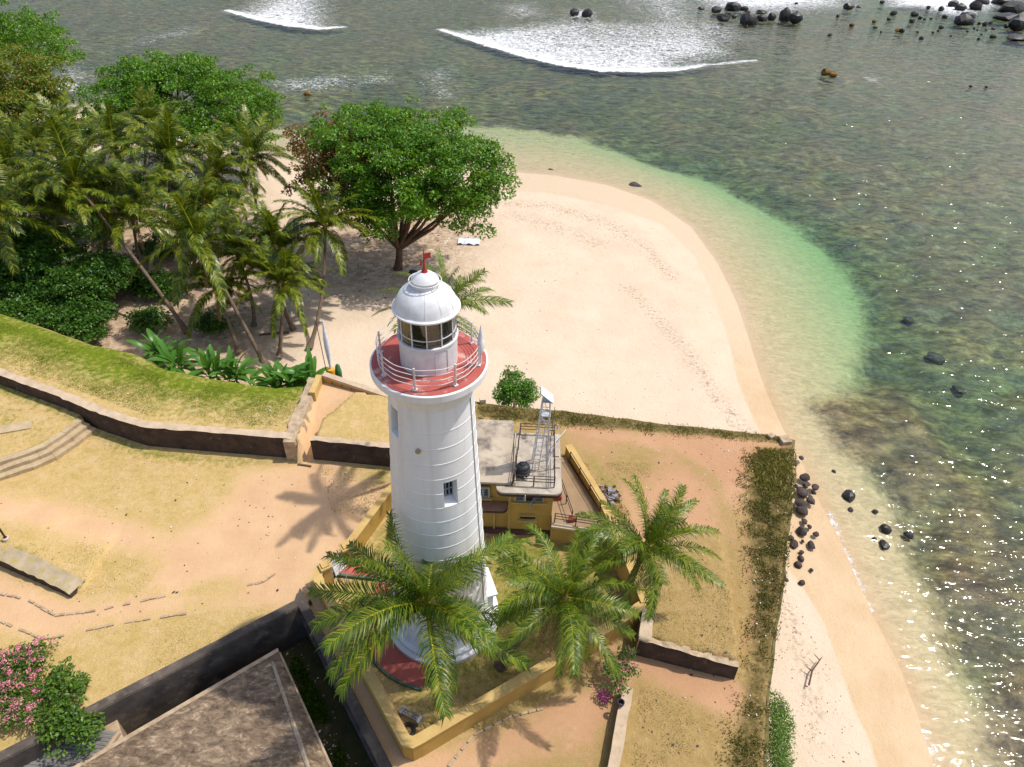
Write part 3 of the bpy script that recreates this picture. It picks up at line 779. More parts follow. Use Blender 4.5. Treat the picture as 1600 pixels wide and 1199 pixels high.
for zb_ in np.arange(3.0, 18.2, 1.0):
    a0, a1 = 0.0, 2 * math.pi
    for w in wins:
        if w[2] - .05 < zb_ < w[3] + .05: a0 = 2 * math.pi * (w[1] + .3) / NC; a1 = 2 * math.pi * (w[0] - .3 + NC) / NC
    b = MB(); rr = tr(zb_)
    b.lathe([(rr - .01, zb_ - .05), (rr + .016, zb_ - .025), (rr + .016, zb_ + .02), (rr - .01, zb_ + .05)], 120, (bx0, by0, 0), False, a0, a1); b.build('band', WHITE, LH, smooth=True)
b = MB(); b.lathe([(2.02, 19.1), (2.06, 19.35), (2.16, 19.7), (2.36, 20.05), (2.60, 20.3), (2.66, 20.36), (2.74, 20.38), (2.74, 20.72), (2.70, 20.76), (2.62, 20.77), (1.2, 20.765)], 96, (bx0, by0, 0)); b.build('gallery', WHITE, LH, smooth=True)
b = MB(); b.lathe([(2.655, 20.755), (2.65, 20.79), (1.3, 20.80)], 96, (bx0, by0, 0)); b.build('gallery_floor', RED, LH)
b = MB(); b.lathe([(1.323, 20.78), (1.323, 22.2), (1.377, 22.2), (1.377, 22.28), (1.170, 22.30), (1.170, 22.29)], 72, (bx0, by0, 0)); drum = b.build('lantern_drum', WHITE_METAL, LH, smooth=True)
b = MB()
aD = CAMA + R(25)
mt = Matrix.Translation((bx0 + 1.330 * math.cos(aD), by0 + 1.330 * math.sin(aD), 21.45)) @ Matrix.Rotation(aD - math.pi / 2, 4, 'Z')
for dx in (-.3, .3): b.box(0, (.025, .03, 1.2), mat=mt @ Matrix.Translation((dx, -.03, 0)))
b.box(0, (.6, .03, .025), mat=mt @ Matrix.Translation((0, -.02, .6))); b.build('hatch', RAIL, drum)
NM = 12
for i in range(NM):
    a0 = 2 * math.pi * i / NM + .1; a1 = a0 + 2 * math.pi / NM
    g = MB(); g.lathe([(1.269, 22.29), (1.269, 23.68)], 5, (bx0, by0, 0), False, a0 + .012, a1 - .012); pane = g.build('pane', GLASS, LH, smooth=True)
    k = MB(); k.box((bx0 + 1.278 * math.cos(a0), by0 + 1.278 * math.sin(a0), 22.98), (.07, .05, 1.42), a0); k.build('mullion', WHITE_METAL, LH)
b = MB(); b.lathe([(1.260, 22.66), (1.296, 22.66), (1.296, 22.70), (1.260, 22.70)], 48, (bx0, by0, 0), True); b.build('glazing_bar', WHITE_METAL, LH, smooth=True)
b = MB(); b.lathe([(0.270, 21.9), (0.495, 22.1), (0.738, 22.5), (0.810, 22.95), (0.738, 23.35), (0.450, 23.6)] , 24, (bx0, by0, 0))
for zz in (22.3, 22.6, 22.9, 23.2): b.lathe([(.86, zz), (.95, zz + .03), (.86, zz + .06)], 24, (bx0, by0, 0))
b.build('lamp_lens', LENS, LH, smooth=True)
b = MB()
for aa in (CAMA - 1.5, CAMA - 1.0, CAMA + 1.1, CAMA + 1.5): b.lathe([(1.080, 22.3), (1.080, 23.66)], 8, (bx0, by0, 0), False, aa - .17, aa + .17)
b.build('lantern_curtain', m_plain('tan_curtain', (.34, .25, .14), (.24, .17, .09), 4, .8), LH)
b = MB(); b.lathe([(1.215, 23.64), (1.440, 23.64), (1.512, 23.68), (1.512, 23.75), (1.404, 23.80), (1.368, 23.92), (1.305, 24.12), (1.170, 24.36), (0.972, 24.56), (0.720, 24.70), (0.540, 24.77)], 72, (bx0, by0, 0)); dome = b.build('dome', WHITE_METAL, LH, smooth=True)
b = MB()
for i in range(12):
    a = 2 * math.pi * i / 12 + .1
    b.tube([(bx0 + r_ * math.cos(a), by0 + r_ * math.sin(a), z_) for r_, z_ in ((1.377, 23.93), (1.314, 24.13), (1.179, 24.37), (0.981, 24.57), (0.729, 24.71), (0.594, 24.76))], .006, 4)
b.build('dome_seam', WHITE_METAL, dome)
b = MB(); b.lathe([(0.558, 24.72), (0.558, 25.02), (0.594, 25.03), (0.594, 25.07), (0.522, 25.16), (0.378, 25.30), (0.180, 25.40), (0.045, 25.44)], 40, (bx0, by0, 0)); vent = b.build('ventilator', WHITE_METAL, LH, smooth=True)
b = MB()
b.tube([(bx0 + .70 * math.cos(2 * math.pi * i / 40), by0 + .70 * math.sin(2 * math.pi * i / 40), 25.02) for i in range(41)], .022, 6)
for i in range(8):
    a = 2 * math.pi * i / 8; b.tube([(bx0 + .54 * math.cos(a), by0 + .54 * math.sin(a), 24.9), (bx0 + .70 * math.cos(a), by0 + .70 * math.sin(a), 25.02)], .014, 5)
b.build('ring_rail', WHITE_METAL, vent)
b = MB(); b.lathe([(0.153, 25.40), (0.117, 25.48), (0.068, 25.62), (0.041, 25.8), (0.027, 26.35), (0.005, 26.5)], 16, (bx0, by0, 0)); fin = b.build('finial', RED_FINIAL, LH, smooth=True)
b = MB(); b.box((bx0 + .14, by0 + .05, 26.15), (.30, .02, .26), .5); b.box((bx0 - .12, by0 - .07, 25.88), (.05, .05, .28), .5); b.tube([(bx0 - .26, by0 - .14, 25.75), (bx0 + .28, by0 + .15, 26.2)], .02, 5); b.build('weather_vane', RED_FINIAL, fin)
for i in range(8):
    a = CAMA + R(-17 + 45 * i); c = (bx0 + 2.34 * math.cos(a), by0 + 2.34 * math.sin(a))
    b = MB(); b.box((c[0], c[1], 20.83), (.2, .2, .06), a); b.tube([(c[0], c[1], 20.8), (c[0], c[1], 22.0)], [.05, .045], 8); b.build('railing_post', RAIL, LH, smooth=True)
for zz in (21.08, 21.36, 21.64, 21.92):
    b = MB(); b.tube([(bx0 + 2.34 * math.cos(2 * math.pi * i / 64), by0 + 2.34 * math.sin(2 * math.pi * i / 64), zz + .015 * math.sin(i * 1.3)) for i in range(65)], .02, 5); b.build('rail', RAIL, LH, smooth=True)
aB = CAMA + R(76); c = (bx0 + 2.42 * math.cos(aB), by0 + 2.42 * math.sin(aB))
b = MB(); b.lathe([(.16, 21.55), (.17, 22.05), (.14, 22.1), (.10, 22.45), (.03, 22.9), (.01, 22.95)], 14, (*c, 0)); b.tube([(c[0], c[1], 20.8), (c[0], c[1], 21.6)], .05, 8); b.build('small_beacon', WHITE_METAL, LH, smooth=True)
q = tower_hit(654, 704); n_ = Vector((q.x - bx0, q.y - by0, 0)).normalized()
b = MB(); b.tube([q - n_ * .05, q + n_ * .14], .13, 16); b.tube([q + n_ * .145, q + n_ * .15], .09, 12); b.build('bulkhead_lamp', m_plain('dull_brass', (.42, .36, .24), (.3, .22, .12), 4, .5), LH, smooth=True)
b = MB(); aC = CAMA + R(62); b.tube([(bx0 + (tr(z) + .03) * math.cos(aC), by0 + (tr(z) + .03) * math.sin(aC), z) for z in np.arange(.5, 19.2, .6)], .022, 5); b.build('conductor_cable', GREY_STEEL, LH)
b = MB(); b.lathe([(3.62, 0), (3.62, .30), (3.56, .34), (3.36, .36), (3.36, .62), (3.3, .66), (2.8, .70)], 72, (bx0, by0, 0)); b.build('plinth', WHITE, LH, smooth=True)
pc = G(750, 912, 2.3); pr = math.atan2(pc.y - by0, pc.x - bx0)
b = MB(); b.box(((pc.x + bx0 * .0) - math.cos(pr) * .5, pc.y - math.sin(pr) * .5, 1.1), (2.2, 1.9, 2.2), pr); b.box((pc.x - math.cos(pr) * .4, pc.y - math.sin(pr) * .4, 2.26), (2.5, 2.2, .14), pr); b.build('porch', WHITE, LH)

# ================================================================== KEEPERS' BUILDING
FY = 33.0
KB = empty('keepers_house', (-.5, 36, 0), 'two storey ochre building with stained flat concrete roofs beside the lighthouse', 'building')
b = MB(); b.box((-2.7, 36.0, 2.6), (5.6, 5.7, 5.3)); b.build('wall', YELLOW, KB)
b = MB(); b.box((1.6, 35.55, 2.5), (3.14, 5.1, 5.2)); b.build('wall', YELLOW, KB)


def rrect(x0, y0, x1, y1, r, n=6, corners=(1, 1, 1, 1)):
    pts = []
    for k, (cx_, cy_, a) in enumerate(((x1 - r, y1 - r, 0), (x0 + r, y1 - r, 90), (x0 + r, y0 + r, 180), (x1 - r, y0 + r, 270))):
        if corners[k]: pts += [(cx_ + r * math.cos(R(a + 90 * i / n)), cy_ + r * math.sin(R(a + 90 * i / n))) for i in range(n + 1)]
        else: pts.append(((x1, y1), (x0, y1), (x0, y0), (x1, y0))[k])
    return pts


b = MB(); b.prism(rrect(-5.7, 32.66, .28, 38.95, .22), 5.32, 5.5); b.build('roof', ROOF_C, KB)
b = MB(); b.prism(rrect(-5.66, 32.70, .24, 38.9, .2), 5.2, 5.318); b.build('fascia', BROWN_TRIM, KB)
b = MB(); b.prism(rrect(-.78, 32.06, 3.66, 38.0, .5, 6, (0, 0, 1, 1)), 5.06, 5.22); rf = b.build('roof', ROOF_C2, KB)
b = MB(); b.prism(rrect(-.75, 32.03, 3.68, 37.96, .5, 6, (0, 0, 1, 1)), 4.86, 5.056); b.build('fascia', BROWN_TRIM, KB)
b = MB(); b.box((.42, 35.2, 5.36), (.18, 5.2, .26)); b.build('roof_kerb', CREAM, KB)
for cxx, cyy in ((3.35, 36.0), (3.4, 34.9)):
    b = MB(); b.box((cxx, cyy, 5.27), (.4, .8, .1)); b.build('roof_patch', ROOF_C, KB)


def facade_window(px0, py0, px1, py1, panels, openi=None, y=FY):
    a = GY(px0, py0, y); c = GY(px1, py1, y); x0, x1, z1, z0 = a.x, c.x, a.z, c.z
    f = MB(); w_ = x1 - x0; h_ = z1 - z0
    for xx in (x0, x1): f.box((xx, y - .03, (z0 + z1) / 2), (.07, .14, h_ + .07))
    f.box(((x0 + x1) / 2, y - .03, z1), (w_ - .07, .14, .07)); f.box(((x0 + x1) / 2, y - .07, z0 - .09), (w_ + .5, .24, .10))
    wo2 = f.build('window', CREAM if False else YELLOW_TOP, KB)
    k = MB(); k.box(((x0 + x1) / 2, y - .012, (z0 + z1) / 2), (w_ - .08, .03, h_ - .08)); k.build('pane', DARK, wo2)
    for i in range(panels):
        pw = w_ / panels; xc = x0 + pw * (i + .5)
        s_ = MB()
        if i == openi: mt = Matrix.Translation((xc + pw * .3, y - .35, (z0 + z1) / 2 - .1)) @ Matrix.Rotation(R(70), 4, 'Z')
        else: mt = Matrix.Translation((xc, y - .06, (z0 + z1) / 2))
        for dx in (-pw / 2 + .05, pw / 2 - .05): s_.box(0, (.08, .04, h_ - .12), mat=mt @ Matrix.Translation((dx, 0, 0)))
        for dz in (-h_ / 2 + .1, h_ / 2 - .1): s_.box(0, (pw - .18, .04, .07), mat=mt @ Matrix.Translation((0, 0, dz)))
        for t_ in range(4): s_.box(0, (pw - .16, .025, .07), mat=mt @ Matrix.Translation((0, 0, -h_ / 2 + .24 + t_ * (h_ - .42) / 3.4)) @ Matrix.Rotation(R(35), 4, 'X'))
        s_.build('shutter', SHUTTER, wo2)


facade_window(735, 760, 764.5, 777, 3)
facade_window(805, 771.5, 849, 784, 3, 1)
facade_window(690, 760, 715, 777, 2)
a = GY(813, 804, FY); c = GY(836, 811, FY)
b = MB(); b.box(((a.x + c.x) / 2, FY - .01, (a.z + c.z) / 2), (c.x - a.x, .04, a.z - c.z)); vt = b.build('vent_opening', DARK, KB)
b = MB(); b.box(((a.x + c.x) / 2, FY - .12, c.z - .08), (c.x - a.x + .3, .26, .12)); b.box(((a.x + c.x) / 2, FY - .1, a.z + .05), (c.x - a.x + .12, .2, .08)); b.build('sill', YELLOW_TOP, vt)
c = GY(793, 796, FY - .5)
b = MB(); b.prism(rrect(-5.6, FY - .85, c.x, FY + .1, .4, 5, (0, 0, 0, 1)), c.z - .06, c.z + .08); b.build('canopy', BROWN_TRIM, KB)
b = MB(); b.prism(rrect(-5.6, FY - .8, c.x - .05, FY + .1, .4, 5, (0, 0, 0, 1)), c.z + .082, c.z + .12); b.build('canopy_top', m_plain('red_brown_concrete', (.34, .20, .13), (.25, .14, .09)), KB)
for xx in (GY(796, 800, FY).x, GY(772, 815, FY).x):
    b = MB(); b.box((xx, FY - .02, 2.5 if xx > -.5 else 1.2), (.1, .08, 4.6 if xx > -.5 else 2.2)); b.build('pilaster', YELLOW_TOP, KB)
b = MB(); b.box((-1.2, FY - .1, .12), (8.8, .3, .5)); b.build('base_course', m_plain('dark_red_base', (.13, .06, .05), (.08, .05, .045)), KB)
b = MB(); b.tube([(GY(821, 772, 32).x, 31.98, 5.1), (GY(821, 772, 32).x, 31.94, 4.6)], .03, 6); b.build('drain_pipe', WHITE_METAL, KB)

# water tank
tp = G(817, 741, 5.25)
b = MB(); b.lathe([(.46, 0), (.46, .12), (.49, .14), (.46, .16), (.46, .36), (.49, .38), (.46, .40), (.46, .62), (.49, .64), (.46, .66), (.45, .8), (.36, .90), (.2, .96), (.17, .97), (.17, 1.03), (0.01, 1.04)], 32, (tp.x, tp.y, 5.23))
tank = b.build('water_tank', TANK, None, True, 'round black plastic water tank on the flat roof by the lattice mast', 'tank')
b = MB()
for i in range(6):
    a = math.pi * i / 3; b.tube([(tp.x + .2 * math.cos(a), tp.y + .2 * math.sin(a), 6.21), (tp.x + .44 * math.cos(a), tp.y + .44 * math.sin(a), 6.06)], .025, 5)
b.build('lid_rib', TANK, tank)
bk = G(822, 747, 5.25); b = MB(); b.lathe([(.12, 0), (.15, .28), (.13, .28), (.11, .03)], 14, (bk.x, bk.y - .1, 5.23)); b.build('bucket', LITTER, None, True, 'small white bucket in front of the black roof tank', 'bucket')


def railing(name, label, pts, h, nr, post_d, mat=BLACK_METAL, cat='railing', r=.03, sub=1.6):
    root = empty(name, pts[0], label, cat)
    for i in range(len(pts) - 1):
        p0, p1 = Vector(pts[i]), Vector(pts[i + 1]); L = (p1 - p0).length; k = max(1, round(L / sub))
        for j in range(k + (1 if i == len(pts) - 2 else 0)):
            q = p0.lerp(p1, j / k); b_ = MB(); b_.tube([q, q + Vector((0, 0, h))], post_d, 6); b_.build('post', mat, root)
        for t_ in range(nr):
            zz = h * (1 - t_ * .8 / nr); b_ = MB(); b_.tube([p0 + Vector((0, 0, zz)), p1 + Vector((0, 0, zz))], r, 6); b_.build('rail', mat, root)
    return root


z_ = 5.22
railing('roof_railing', 'rusty black railing round the flat roof with the lattice mast', [(.35, 32.75, z_), (3.12, 32.7, z_), (3.2, 37.85, z_), (.75, 37.9, z_), (.4, 32.85, z_)], 1.0, 3, .045)

# lattice mast with a tilted panel
mbase = G(843, 727, 5.22); mtop_z = 11.2
MAST = empty('lattice_mast', (mbase.x, mbase.y, 5.22), 'aluminium ladder mast carrying a tilted pale blue panel on the roof', 'mast')
corn = []
for sx, sy in ((-1, -1), (1, -1), (1, 1), (-1, 1)):
    p0 = Vector((mbase.x + sx * .52, mbase.y + sy * .5, 5.22)); p1 = Vector((mbase.x + .12 + sx * .24, mbase.y + sy * .24, mtop_z))
    corn.append((p0, p1)); b = MB(); b.tube([p0, p1], [.045, .04], 6); b.build('leg', GALV, MAST)
for k in range(15):
    t_ = (k + .6) / 15.6
    b = MB(); b.tube([corn[0][0].lerp(corn[0][1], t_), corn[1][0].lerp(corn[1][1], t_) if k > 9 else corn[0][0].lerp(corn[0][1], t_) + Vector((.42, .02, 0))], .026, 5); b.build('rung', GALV, MAST)
b = MB(); b.tube([corn[0][0] + Vector((.44, .02, 0)), corn[0][0].lerp(corn[0][1], .68) + Vector((.42, .02, 0))], .035, 6); b.build('ladder_stile', GALV, MAST)
for k in range(4):
    t0, t1 = k / 4, (k + 1) / 4
    for i in range(4):
        j = (i + 1) % 4; b = MB(); b.tube([corn[i][0].lerp(corn[i][1], t1), corn[j][0].lerp(corn[j][1], t1)], .03, 5); b.build('cross_bar', GALV, MAST)
        if i in (1, 2): b = MB(); b.tube([corn[i][0].lerp(corn[i][1], t0), corn[j][0].lerp(corn[j][1], t1)], .026, 5); b.build('brace', GALV, MAST)
b = MB(); b.box((mbase.x + .1, mbase.y, 10.0), (.72, .6, .05)); b.build('platform', GALV, MAST)
mt = Matrix.Translation((mbase.x + .1, mbase.y, mtop_z + .42)) @ Matrix.Rotation(R(42), 4, 'Y')
b = MB(); b.box(0, (1.05, .8, .07), mat=mt @ Matrix.Translation((0, 0, 0))); b.build('panel', PANEL_BLUE, MAST)
b = MB(); b.box(0, (1.1, .85, .03), mat=mt @ Matrix.Translation((0, 0, .055))); b.build('panel_frame', WHITE_METAL, MAST)
b = MB(); b.box((mbase.x + .12, mbase.y, mtop_z + .12), (.42, .4, .4)); b.build('control_box', m_plain('grey_box', (.45, .47, .52), (.36, .37, .4)), MAST)
b = MB(); b.tube([(mbase.x + .35, mbase.y, 8.6), (mbase.x + 1.1, mbase.y, 8.75)], .025, 5); b.tube([(mbase.x + .7, mbase.y, 8.65), (mbase.x + .72, mbase.y, 9.6)], .02, 5); b.tube([(mbase.x + 1.0, mbase.y, 8.73), (mbase.x + 1.0, mbase.y, 9.1)], .05, 6); b.build('antenna_arm', GALV, MAST)
b = MB(); b.tube([(3.05, 37.8, 5.22), (3.1, 37.8, 8.0)], .02, 5); b.tube([(3.0, 37.8, 5.4), (3.1, 37.8, 5.4)], .05, 5); b.build('whip_antenna', BLACK_METAL, None, False, 'thin black whip antenna at the far corner of the roof railing', 'antenna')
b = MB(); b.tube([G(856, 727, 5.3), G(868, 690, 6.0), G(884, 672, 5.9)], .035, 6); b.build('stay_pipe', GALV, None, False, 'pale bent pipe running from the mast foot to the roof edge', 'pipe')

# terrace beside the building
e0, e1 = G(864, 817, 2.0), G(968, 832, 2.0)
TP = [(3.19, e0.y), (e1.x, e1.y), (YW[2].x - .3, YW[2].y - .1), (YW[0].x - .25, YW[0].y - .6), (3.19, YW[0].y - .8)]
TE = empty('terrace', (5, 33, 0), 'brown cement terrace on the right of the ochre building', 'terrace')
b = MB(); b.prism(TP, -.1, 1.9); b.build('retaining_wall', YELLOW, TE)
b = MB(); b.prism(TP, 1.905, 2.0); b.build('floor', m_plain('brown_cement', (.36, .25, .15), (.28, .19, .115), .8, .85, .3, 8, .2, 0, ((.45, .36, .26), .7, .62, .75)), TE)
b = MB(); b.box(((e0.x + e1.x) / 2 - .1, (e0.y + e1.y) / 2 - .1, 1.9), ((e1 - e0).length, .45, .16), math.atan2(e1.y - e0.y, e1.x - e0.x)); b.build('ledge', CREAM, TE)
for k in range(4):
    s0 = G(986, 838, 1.4); b = MB(); b.box((s0.x + .1, e1.y - .35 - k * .42, 1.55 - k * .42), (1.3, .40, .12)); b.build('step', WHITE_METAL, TE)
railing('terrace_railing', 'black metal railing along the front ledge of the terrace', [(e0.x + .1, e0.y, 2.0), (e1.x - .1, e1.y, 2.0)], 1.0, 3, .04)
railing('stair_railing', 'black railing running back across the terrace from the front ledge', [G(893, 813, 2.0), G(876, 763, 2.0)], 1.0, 2, .04)
railing('wall_railing', 'black rails fixed along the top of the ochre wall beside the terrace', [YW[0] + ydir * 1.2 + Vector((-.35, 0, -.2)), YW[2] + ydir * .6 + Vector((-.35, 0, -.2))], .75, 2, .04)
for px, py, lb in ((872, 778, 'red box on the terrace tight against the ochre building'), (894, 812, 'red box on the terrace under the front railing')):
    q = G(px, py, 2.15); b = MB(); b.box((q.x, q.y, 2.17), (.45, .3, .3), .2); b.box((q.x, q.y, 2.34), (.49, .34, .05), .2); b.build('crate', RED_FINIAL, None, False, lb, 'box')


# ================================================================== WALLS
def offset_path(pts, d):
    out_ = []
    for i, p in enumerate(pts):
        a = pts[max(i - 1, 0)]; c_ = pts[min(i + 1, len(pts) - 1)]
        t1 = Vector((p[0] - a[0], p[1] - a[1])); t2 = Vector((c_[0] - p[0], c_[1] - p[1]))
        t1 = t1.normalized() if t1.length > 1e-6 else t2.normalized(); t2 = t2.normalized() if t2.length > 1e-6 else t1
        n1 = Vector((-t1.y, t1.x)); n2 = Vector((-t2.y, t2.x)); m_ = (n1 + n2)
        m_ = m_.normalized() if m_.length > 1e-6 else n1; k_ = d / max(.35, m_.dot(n1))
        out_.append((p[0] + m_.x * k_, p[1] + m_.y * k_))
    return out_


def wall_run(parent, pts, th, z0, z1, mat, cmat, cw=.06, ch=.1, names=('wall_section', 'coping')):
    """pts 3d or 2d centre line, one section and one coping per stretch"""
    a = offset_path(pts, th / 2); c_ = offset_path(pts, -th / 2); a2 = offset_path(pts, th / 2 + cw); c2 = offset_path(pts, -th / 2 - cw)
    for i in range(len(pts) - 1):
        za = z1[i] if hasattr(z1, '__len__') else z1; zb_ = z1[i + 1] if hasattr(z1, '__len__') else z1
        b_ = MB(); b_.prism([a[i], a[i + 1], c_[i + 1], c_[i]], z0, [za, zb_, zb_, za]); b_.build(names[0], mat, parent)
        b_ = MB(); b_.prism([a2[i], a2[i + 1], c2[i + 1], c2[i]], [za + .003, zb_ + .003, zb_ + .003, za + .003], [za + ch, zb_ + ch, zb_ + ch, za + ch]); b_.build(names[1], cmat, parent)


def densify(pts, step):
    o = []
    for i in range(len(pts) - 1):
        p0, p1 = Vector(pts[i]), Vector(pts[i + 1]); k = max(1, round((p1 - p0).length / step))
        o += [tuple(p0.lerp(p1, j / k)) for j in range(k)]
    return o + [tuple(pts[-1])]


CW = empty('compound_wall', G(640, 1160, 0), 'ochre boundary wall with rounded corner enclosing the lighthouse garden', 'wall')
c0 = G(641, 1163, 1.6)
ctr = [G(509, 884, 1.6), G(497, 893, 1.6), G(496, 903, 1.6), G(560, 1022, 1.6), G(628, 1148, 1.6), G(634, 1158, 1.6), G(645, 1161, 1.6), G(657, 1155, 1.6), G(745, 1103, 1.6), G(900, 1013, 1.6), Vector((CORN.x, CORN.y, 1.6))]
path = [(p.x, p.y) for p in ctr]
dense = []
for i in range(len(path) - 1):
    p0, p1 = Vector(path[i]), Vector(path[i + 1]); k = max(1, round((p1 - p0).length / 2.6)); dense += [tuple(p0.lerp(p1, j / k)) for j in range(k)]
dense.append(path[-1])
wall_run(CW, dense, .50, -.3, 1.6, YELLOW, YELLOW_TOP)
dense = densify([(CORN.x, CORN.y), (YW[2].x, YW[2].y), (YW[0].x, YW[0].y)], 3.0)
wall_run(CW, dense, .45, -.3, [1.7 + .9 * min(1, k / 2) for k in range(len(dense))], YELLOW, YELLOW_TOP)
dense = densify([(G(543, 853, 1.6).x, G(543, 853, 1.6).y), (G(608, 766, 1.6).x, G(608, 766, 1.6).y), (-6.2, 38.6)], 2.8)
wall_run(CW, dense, .42, -.3, 1.6, YELLOW, YELLOW_TOP)
for px, py in ((541, 855), (508, 885)):
    q = G(px, py, 1.75); b = MB(); b.box((q.x, q.y, .8), (.6, .6, 1.9), .6); b.box((q.x, q.y, 1.83), (.76, .76, .14), .6); b.box((q.x, q.y, 1.95), (.5, .5, .1), .6); b.build('gate_post', YELLOW_TOP, CW)
ga, gb_ = G(538, 862, 1.5), G(519, 880, 1.5)
GT = empty('garden_gate', ((ga.x + gb_.x) / 2, (ga.y + gb_.y) / 2, 0), 'white sheet metal gate standing open at the start of the red path', 'gate')
dv = Vector((gb_.x - ga.x, gb_.y - ga.y, 0)); Lg = dv.length; rz = math.atan2(dv.y, dv.x); gc = (ga + gb_) / 2
mt = Matrix.Translation((gc.x, gc.y, .85)) @ Matrix.Rotation(rz, 4, 'Z') @ Matrix.Rotation(R(12), 4, 'X')
b = MB(); b.box(0, (Lg, .03, 1.3), mat=mt); b.build('panel', WHITE_METAL, GT)
b = MB()
for xx in (-Lg / 2, 0, Lg / 2): b.box(0, (.06, .07, 1.36), mat=mt @ Matrix.Translation((xx, 0, 0)))
for zz in (-.62, 0, .62): b.box(0, (Lg, .06, .06), mat=mt @ Matrix.Translation((0, .005, zz)))
b.build('frame', WHITE_METAL, GT)
b = MB(); b.tube([G(537, 872, 1.3), G(543, 918, .05)], .035, 6); b.build('gate_prop', GREY_STEEL, None, False, 'thin steel pole leaning from the white gate to the lawn', 'pole')
q = G(514, 908, 0); b = MB(); b.lathe([(.30, 0), (.36, .10), (.34, .42), (.37, .5), (.34, .52), (.36, .86), (.38, .9), (.33, .93), (.0, .9)], 28, (q.x, q.y, 0)); b.build('barrel', BARREL, None, True, 'grey blue plastic barrel inside the garden corner by the gate', 'barrel')

# red paths with green kerbs
RP = empty('red_path', (bx0 - 4, by0 + 2, 0), 'red cement path from the gate curving round the lighthouse foot', 'path')
pa = [G(*q, .02) for q in ((528, 874), (612, 884), (640, 888), (640, 912), (606, 908), (520, 899))]
b = MB(); b.prism([(p.x, p.y) for p in pa], -.1, .035); b.build('paving', RED_PATH, RP)
b = MB(); b.lathe([(3.63, .045), (5.1, .045)][::-1], 64, (bx0, by0, 0), False, R(150), R(262)); b.build('paving', RED_PATH, RP)
for pts in ([pa[0], pa[1], pa[2]], [pa[5], pa[4]]):
    dd = [(p.x, p.y) for p in pts]; wall_run(RP, dd, .16, -.1, .2, GREEN_KERB, GREEN_KERB, .0, .02, ('kerb', 'kerb'))
b = MB(); b.lathe([(5.26, -.1), (5.26, .16), (5.1, .16), (5.1, -.1)], 48, (bx0, by0, 0), False, R(196), R(262)); b.build('kerb', GREEN_KERB, RP)


def rough_wall(name, front, th, z0, z1, mats, label, side=1, step=.5, jit=.05, batter=.0, cat='wall', parent=None, kind=None):
    """front: 2d top front edge; the wall's body lies on the left-hand (side=1) of it"""
    d = densify([(p[0], p[1], (z1[i] if hasattr(z1, '__len__') else z1)) for i, p in enumerate(front)], step)
    p2 = [(p[0], p[1]) for p in d]; back = offset_path(p2, th * side); low = offset_path(p2, -batter * side); V = []
    for i, p in enumerate(d):
        j = lambda: random.uniform(-jit, jit)
        zt = p[2] + j() * .6
        V += [(low[i][0], low[i][1], z0), (p[0] + j(), p[1] + j(), zt), (back[i][0] + j(), back[i][1] + j(), p[2] + j() * .6), (back[i][0], back[i][1], z0)]
    b_ = MB(); n = len(d); fs_ = []; mi = []
    for i in range(n - 1):
        o = 4 * i
        for k_, m_ in ((0, 0), (1, 1), (2, 0)): fs_.append((o + k_, o + k_ + 4, o + k_ + 5, o + k_ + 1)); mi.append(m_)
    fs_ += [(0, 1, 2, 3), tuple(4 * (n - 1) + k_ for k_ in (3, 2, 1, 0))]; mi += [0, 0]
    if side > 0: fs_ = [tuple(reversed(f)) for f in fs_]
    b_.v = V; b_.f = fs_; b_.m = mi
    return b_.build(name, mats, parent, False, label, cat if parent is None else None, None, kind)


rough_wall('rampart_parapet', xy(WALLF), .7, -.5, 2.1, [STONE_OLD, STONE_TOP], 'long dark stone wall with pale top curving along the grass bank', 1)
rough_wall('rampart_parapet', xy(WALLR), .55, -.5, 2.1, [STONE_OLD, STONE_TOP], 'dark stone wall right of the gap running behind the lighthouse', 1)
gw = [G(463, 700, 1.4), G(474, 660, 1.7), G(486, 628, 1.9), G(500, 592, 2.0)]
rough_wall('gap_wall', xy(gw), .95, -.6, [2.05, 2.05, 2.05, 2.1], [STONE_RUB, STONE_RUB], 'crumbling sunlit rubble wall beside the ramp through the gap', 1, .35, .09, .35)
# slotted parapet at the end of the bastion
SP = empty('slotted_parapet', G(503, 590, 1.5), 'low ochre parapet with loophole slots at the end of the ramp', 'wall')
sp0, sp1 = G(503, 586, 2.35), G(612, 618, 2.2)
NS = 7; d_ = (sp1 - sp0)
for i in range(NS):
    t0 = i / NS; t1 = (i + 1) / NS; p0 = sp0.lerp(sp1, t0); p1 = sp0.lerp(sp1, t1 - .012 if i < NS - 1 else t1)
    zt0 = 2.35 - .45 * t0; zt1 = 2.35 - .45 * t1
    n_ = Vector((-(p1 - p0).y, (p1 - p0).x, 0)).normalized() * .4
    b = MB(); b.prism([(p0.x, p0.y), (p1.x, p1.y), (p1.x + n_.x, p1.y + n_.y), (p0.x + n_.x, p0.y + n_.y)], .2, [zt0 - .28, zt1 - .28, zt1 - .28, zt0 - .28]); b.build('wall_section', YELLOW, SP)
p0, p1 = sp0, sp1; n_ = Vector((-(p1 - p0).y, (p1 - p0).x, 0)).normalized()
b = MB(); b.prism([(p0.x - n_.x * .06, p0.y - n_.y * .06), (p1.x - n_.x * .06, p1.y - n_.y * .06), (p1.x + n_.x * .48, p1.y + n_.y * .48), (p0.x + n_.x * .48, p0.y + n_.y * .48)], [2.073, 1.623, 1.623, 2.073], [2.35, 1.9, 1.9, 2.35]); b.build('coping', STONE_TOP, SP)
q0, q1 = G(492, 616, 2.2), sp0
